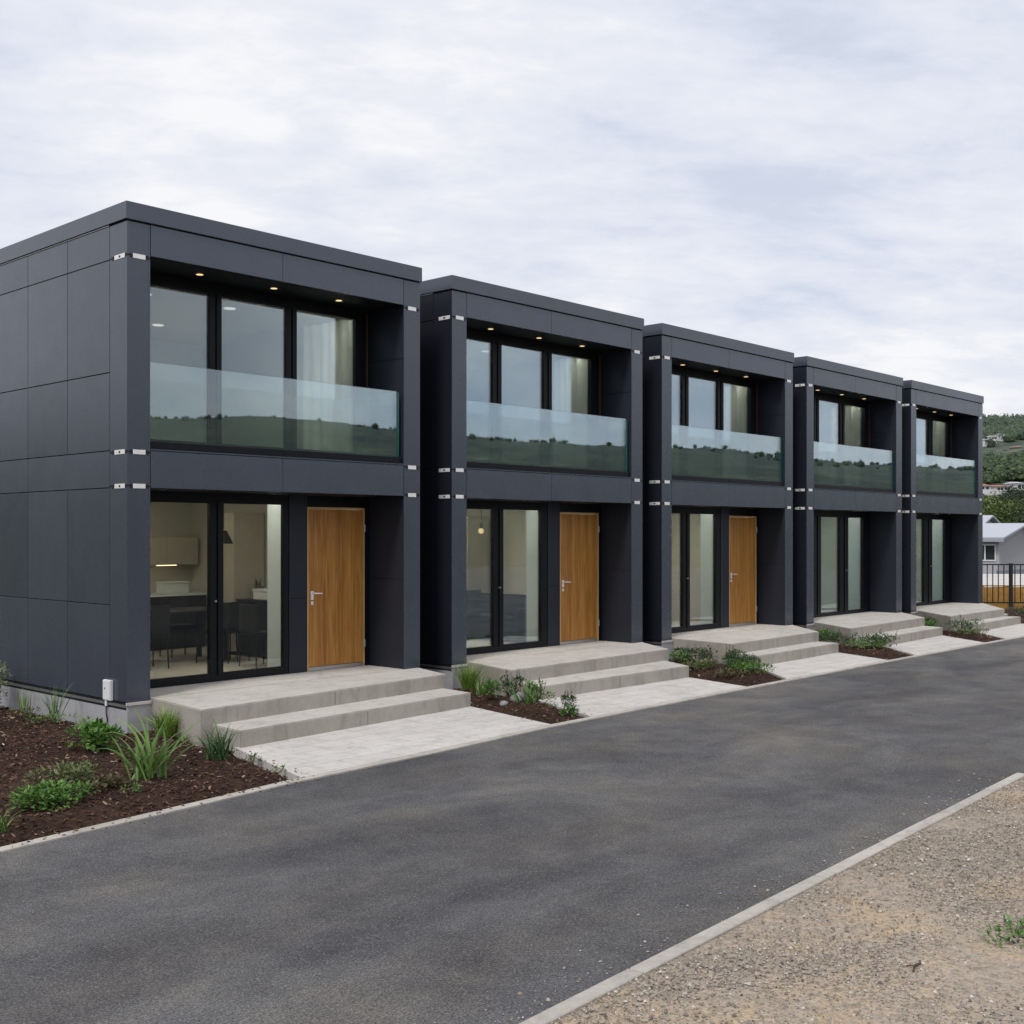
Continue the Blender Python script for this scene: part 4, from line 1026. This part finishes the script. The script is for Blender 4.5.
# houses on the hillside
def hill_house(px, d, z, w, hgt, wall, roof, label, rot=0.3):
    p = at(bear(px), d*0.92); p.z = z
    a = math.atan2(RGT.y, RGT.x)+rot; g = Vector((math.cos(a), math.sin(a), 0)); l = Vector((-g.y, g.x, 0))
    e = empty('hillside_house', p, a, label, 'house', 'houses on the distant hillside')
    w *= .60; hgt *= .62
    MB().box(-w/2, w/2, 0, 6, -9, hgt).build('wall', wall, e)
    m = MB(); r = hgt+w*.16; o_ = .5
    m.poly([(-w/2-o_, -o_, hgt), (w/2+o_, -o_, hgt), (w/2, 3, r), (-w/2, 3, r)]); m.poly([(w/2+o_, 6+o_, hgt), (-w/2-o_, 6+o_, hgt), (-w/2, 3, r), (w/2, 3, r)])
    m.poly([(-w/2-o_, 6+o_, hgt), (-w/2-o_, -o_, hgt), (-w/2, 3, r)]); m.poly([(w/2+o_, -o_, hgt), (w/2+o_, 6+o_, hgt), (w/2, 3, r)])
    m.build('roof', roof, e)
    for k in range(2): MB().box(-w*.3+k*w*.4, -w*.3+k*w*.4+1.2, -.06, -.02, hgt*.35, hgt*.8).build('window', M['darkpane'], e)
HH = [(985, 445, 17.4, 9, 3.0, 'farwhite', 'terracotta', 'terracotta-roofed house low on the hill, closest to the house row'),
      (993.5, 470, 18.2, 6, 2.6, 'farwhite', 'terracotta', 'second terracotta-roofed house of the low cluster, small and slightly higher'),
      (1000, 450, 17.3, 7, 3.0, 'farwhite', 'terracotta', 'terracotta-roofed house in the middle of the low cluster'),
      (1007, 462, 17.9, 6.5, 2.8, 'farwhite', 'terracotta', 'terracotta-roofed house at the right end of the low cluster'),
      (1021, 470, 18.3, 7, 4.5, 'farwhite', 'fargrey', 'white house at the right edge, level with the terracotta roofs'),
      (986.5, 745, 56, 7, 3.2, 'farwhite', 'farwhite', 'white house high on the hill, leftmost of the upper row'),
      (994, 752, 58, 6, 4, 'farwhite', 'farwhite', 'white house high on the hill, second from left in the upper row'),
      (1003, 765, 61, 5, 3, 'farwhite', 'fargrey', 'small pale house in the middle of the upper row'),
      (1010, 760, 59.5, 7, 3.5, 'farwhite', 'fargrey', 'white house right of the middle of the upper row'),
      (1018, 772, 61.5, 9, 4, 'farwhite', 'fargrey', 'long bluish white house at the right of the upper row'),
      (1021.5, 700, 48.5, 8, 3, 'rustwall', 'rustwall', 'terracotta building at the right edge between the two rows')]
for (px, d, z, w, hg, wl, rf, lab) in HH: hill_house(px, d, z, w, hg, M[wl], M[rf], lab, rot=(px % 7)*.08)

# ------------------------------------------------------------------ world, sun, camera
SUN = Vector((-0.56, -0.20, 0.82)).normalized()
w = bpy.data.worlds.new('World'); scene.world = w; w.use_nodes = True
nt = w.node_tree; nt.nodes.clear()
def N(t, **kw):
    n = nt.nodes.new(t)
    for k, v in kw.items(): setattr(n, k, v)
    return n
sky = N('ShaderNodeTexSky', sky_type='NISHITA'); sky.sun_disc = False
sky.sun_elevation = math.asin(SUN.z); sky.sun_rotation = math.atan2(SUN.x, SUN.y); sky.air_density = 1.0; sky.dust_density = 2.0
bg1 = N('ShaderNodeBackground'); bg1.inputs['Strength'].default_value = 0.10; nt.links.new(sky.outputs[0], bg1.inputs[0])
tc = N('ShaderNodeTexCoord'); sep = N('ShaderNodeSeparateXYZ'); nt.links.new(tc.outputs['Generated'], sep.inputs[0])
def MT(op, a, b=None):
    n = N('ShaderNodeMath', operation=op)
    for i, v in enumerate((a, b)):
        if v is None: continue
        if isinstance(v, (int, float)): n.inputs[i].default_value = v
        else: nt.links.new(v, n.inputs[i])
    return n.outputs[0]
den = MT('ADD', MT('MAXIMUM', sep.outputs[2], 0.0), 0.20)
cmb = N('ShaderNodeCombineXYZ'); nt.links.new(MT('DIVIDE', sep.outputs[0], den), cmb.inputs[0]); nt.links.new(MT('DIVIDE', sep.outputs[1], den), cmb.inputs[1])
def cn(scale, detail, rough, dist, off):
    mp = N('ShaderNodeMapping'); mp.vector_type = 'TEXTURE'; mp.inputs['Location'].default_value = off; mp.inputs['Rotation'].default_value = (0, 0, R(-40)); mp.inputs['Scale'].default_value = (1.5, 0.95, 1.0); nt.links.new(cmb.outputs[0], mp.inputs[0])
    n = N('ShaderNodeTexNoise'); n.inputs['Scale'].default_value = scale; n.inputs['Detail'].default_value = detail
    n.inputs['Roughness'].default_value = rough; n.inputs['Distortion'].default_value = dist
    nt.links.new(mp.outputs[0], n.inputs['Vector']); return n.outputs['Fac']
n1 = cn(1.3, 7, 0.58, 0.35, (3.1, 1.7, 0)); n2 = cn(4.2, 6, 0.6, 0.2, (7.3, 0.4, 2))
n3 = cn(11.0, 6, 0.62, 0.6, (1.3, 9.4, 5))
mixf = MT('ADD', MT('MULTIPLY', n1, 0.48), MT('ADD', MT('MULTIPLY', n2, 0.37), MT('MULTIPLY', n3, 0.15)))
rp = N('ShaderNodeValToRGB'); e = rp.color_ramp.elements
e[0].position = 0.40; e[0].color = (0.70, 0.75, 0.87, 1); e[1].position = 0.585; e[1].color = (0.935, 0.94, 0.965, 1)
x = e.new(0.46); x.color = (0.75, 0.785, 0.885, 1); x = e.new(0.53); x.color = (0.835, 0.855, 0.92, 1)
nt.links.new(mixf, rp.inputs[0])
bg2 = N('ShaderNodeBackground'); bg2.inputs['Strength'].default_value = 1.0; nt.links.new(rp.outputs[0], bg2.inputs[0])
cov = N('ShaderNodeMapRange'); cov.inputs['From Min'].default_value = 0.36; cov.inputs['From Max'].default_value = 0.46
cov.inputs['To Min'].default_value = 0.85; cov.inputs['To Max'].default_value = 1.0; nt.links.new(mixf, cov.inputs['Value'])
ms = N('ShaderNodeMixShader'); nt.links.new(cov.outputs[0], ms.inputs[0]); nt.links.new(bg1.outputs[0], ms.inputs[1]); nt.links.new(bg2.outputs[0], ms.inputs[2])
wo = N('ShaderNodeOutputWorld'); nt.links.new(ms.outputs[0], wo.inputs[0])

sl = bpy.data.lights.new('sun', 'SUN'); sl.energy = 2.2; sl.angle = R(12); sl.color = (1, .965, .92)
so = bpy.data.objects.new('sun', sl); COL.objects.link(so); so.rotation_euler = (-SUN).to_track_quat('-Z', 'Y').to_euler(); so.location = (0, -20, 30)

cam = bpy.data.cameras.new('camera'); cam.lens = 1160/1024*36; cam.sensor_width = 36; cam.shift_y = 22/1024; cam.clip_end = 6000; cam.clip_start = 0.05
co = bpy.data.objects.new('camera', cam); COL.objects.link(co); co.location = CAM
co.rotation_euler = (R(90), 0, math.atan2(FWD.y, FWD.x)-R(90)); scene.camera = co
scene.view_settings.view_transform = 'Standard'; scene.view_settings.look = 'None'; scene.view_settings.exposure = 0
scene.cycles.use_denoising = True; scene.cycles.max_bounces = 8; scene.cycles.transparent_max_bounces = 24
scene.cycles.sample_clamp_indirect = 4.0
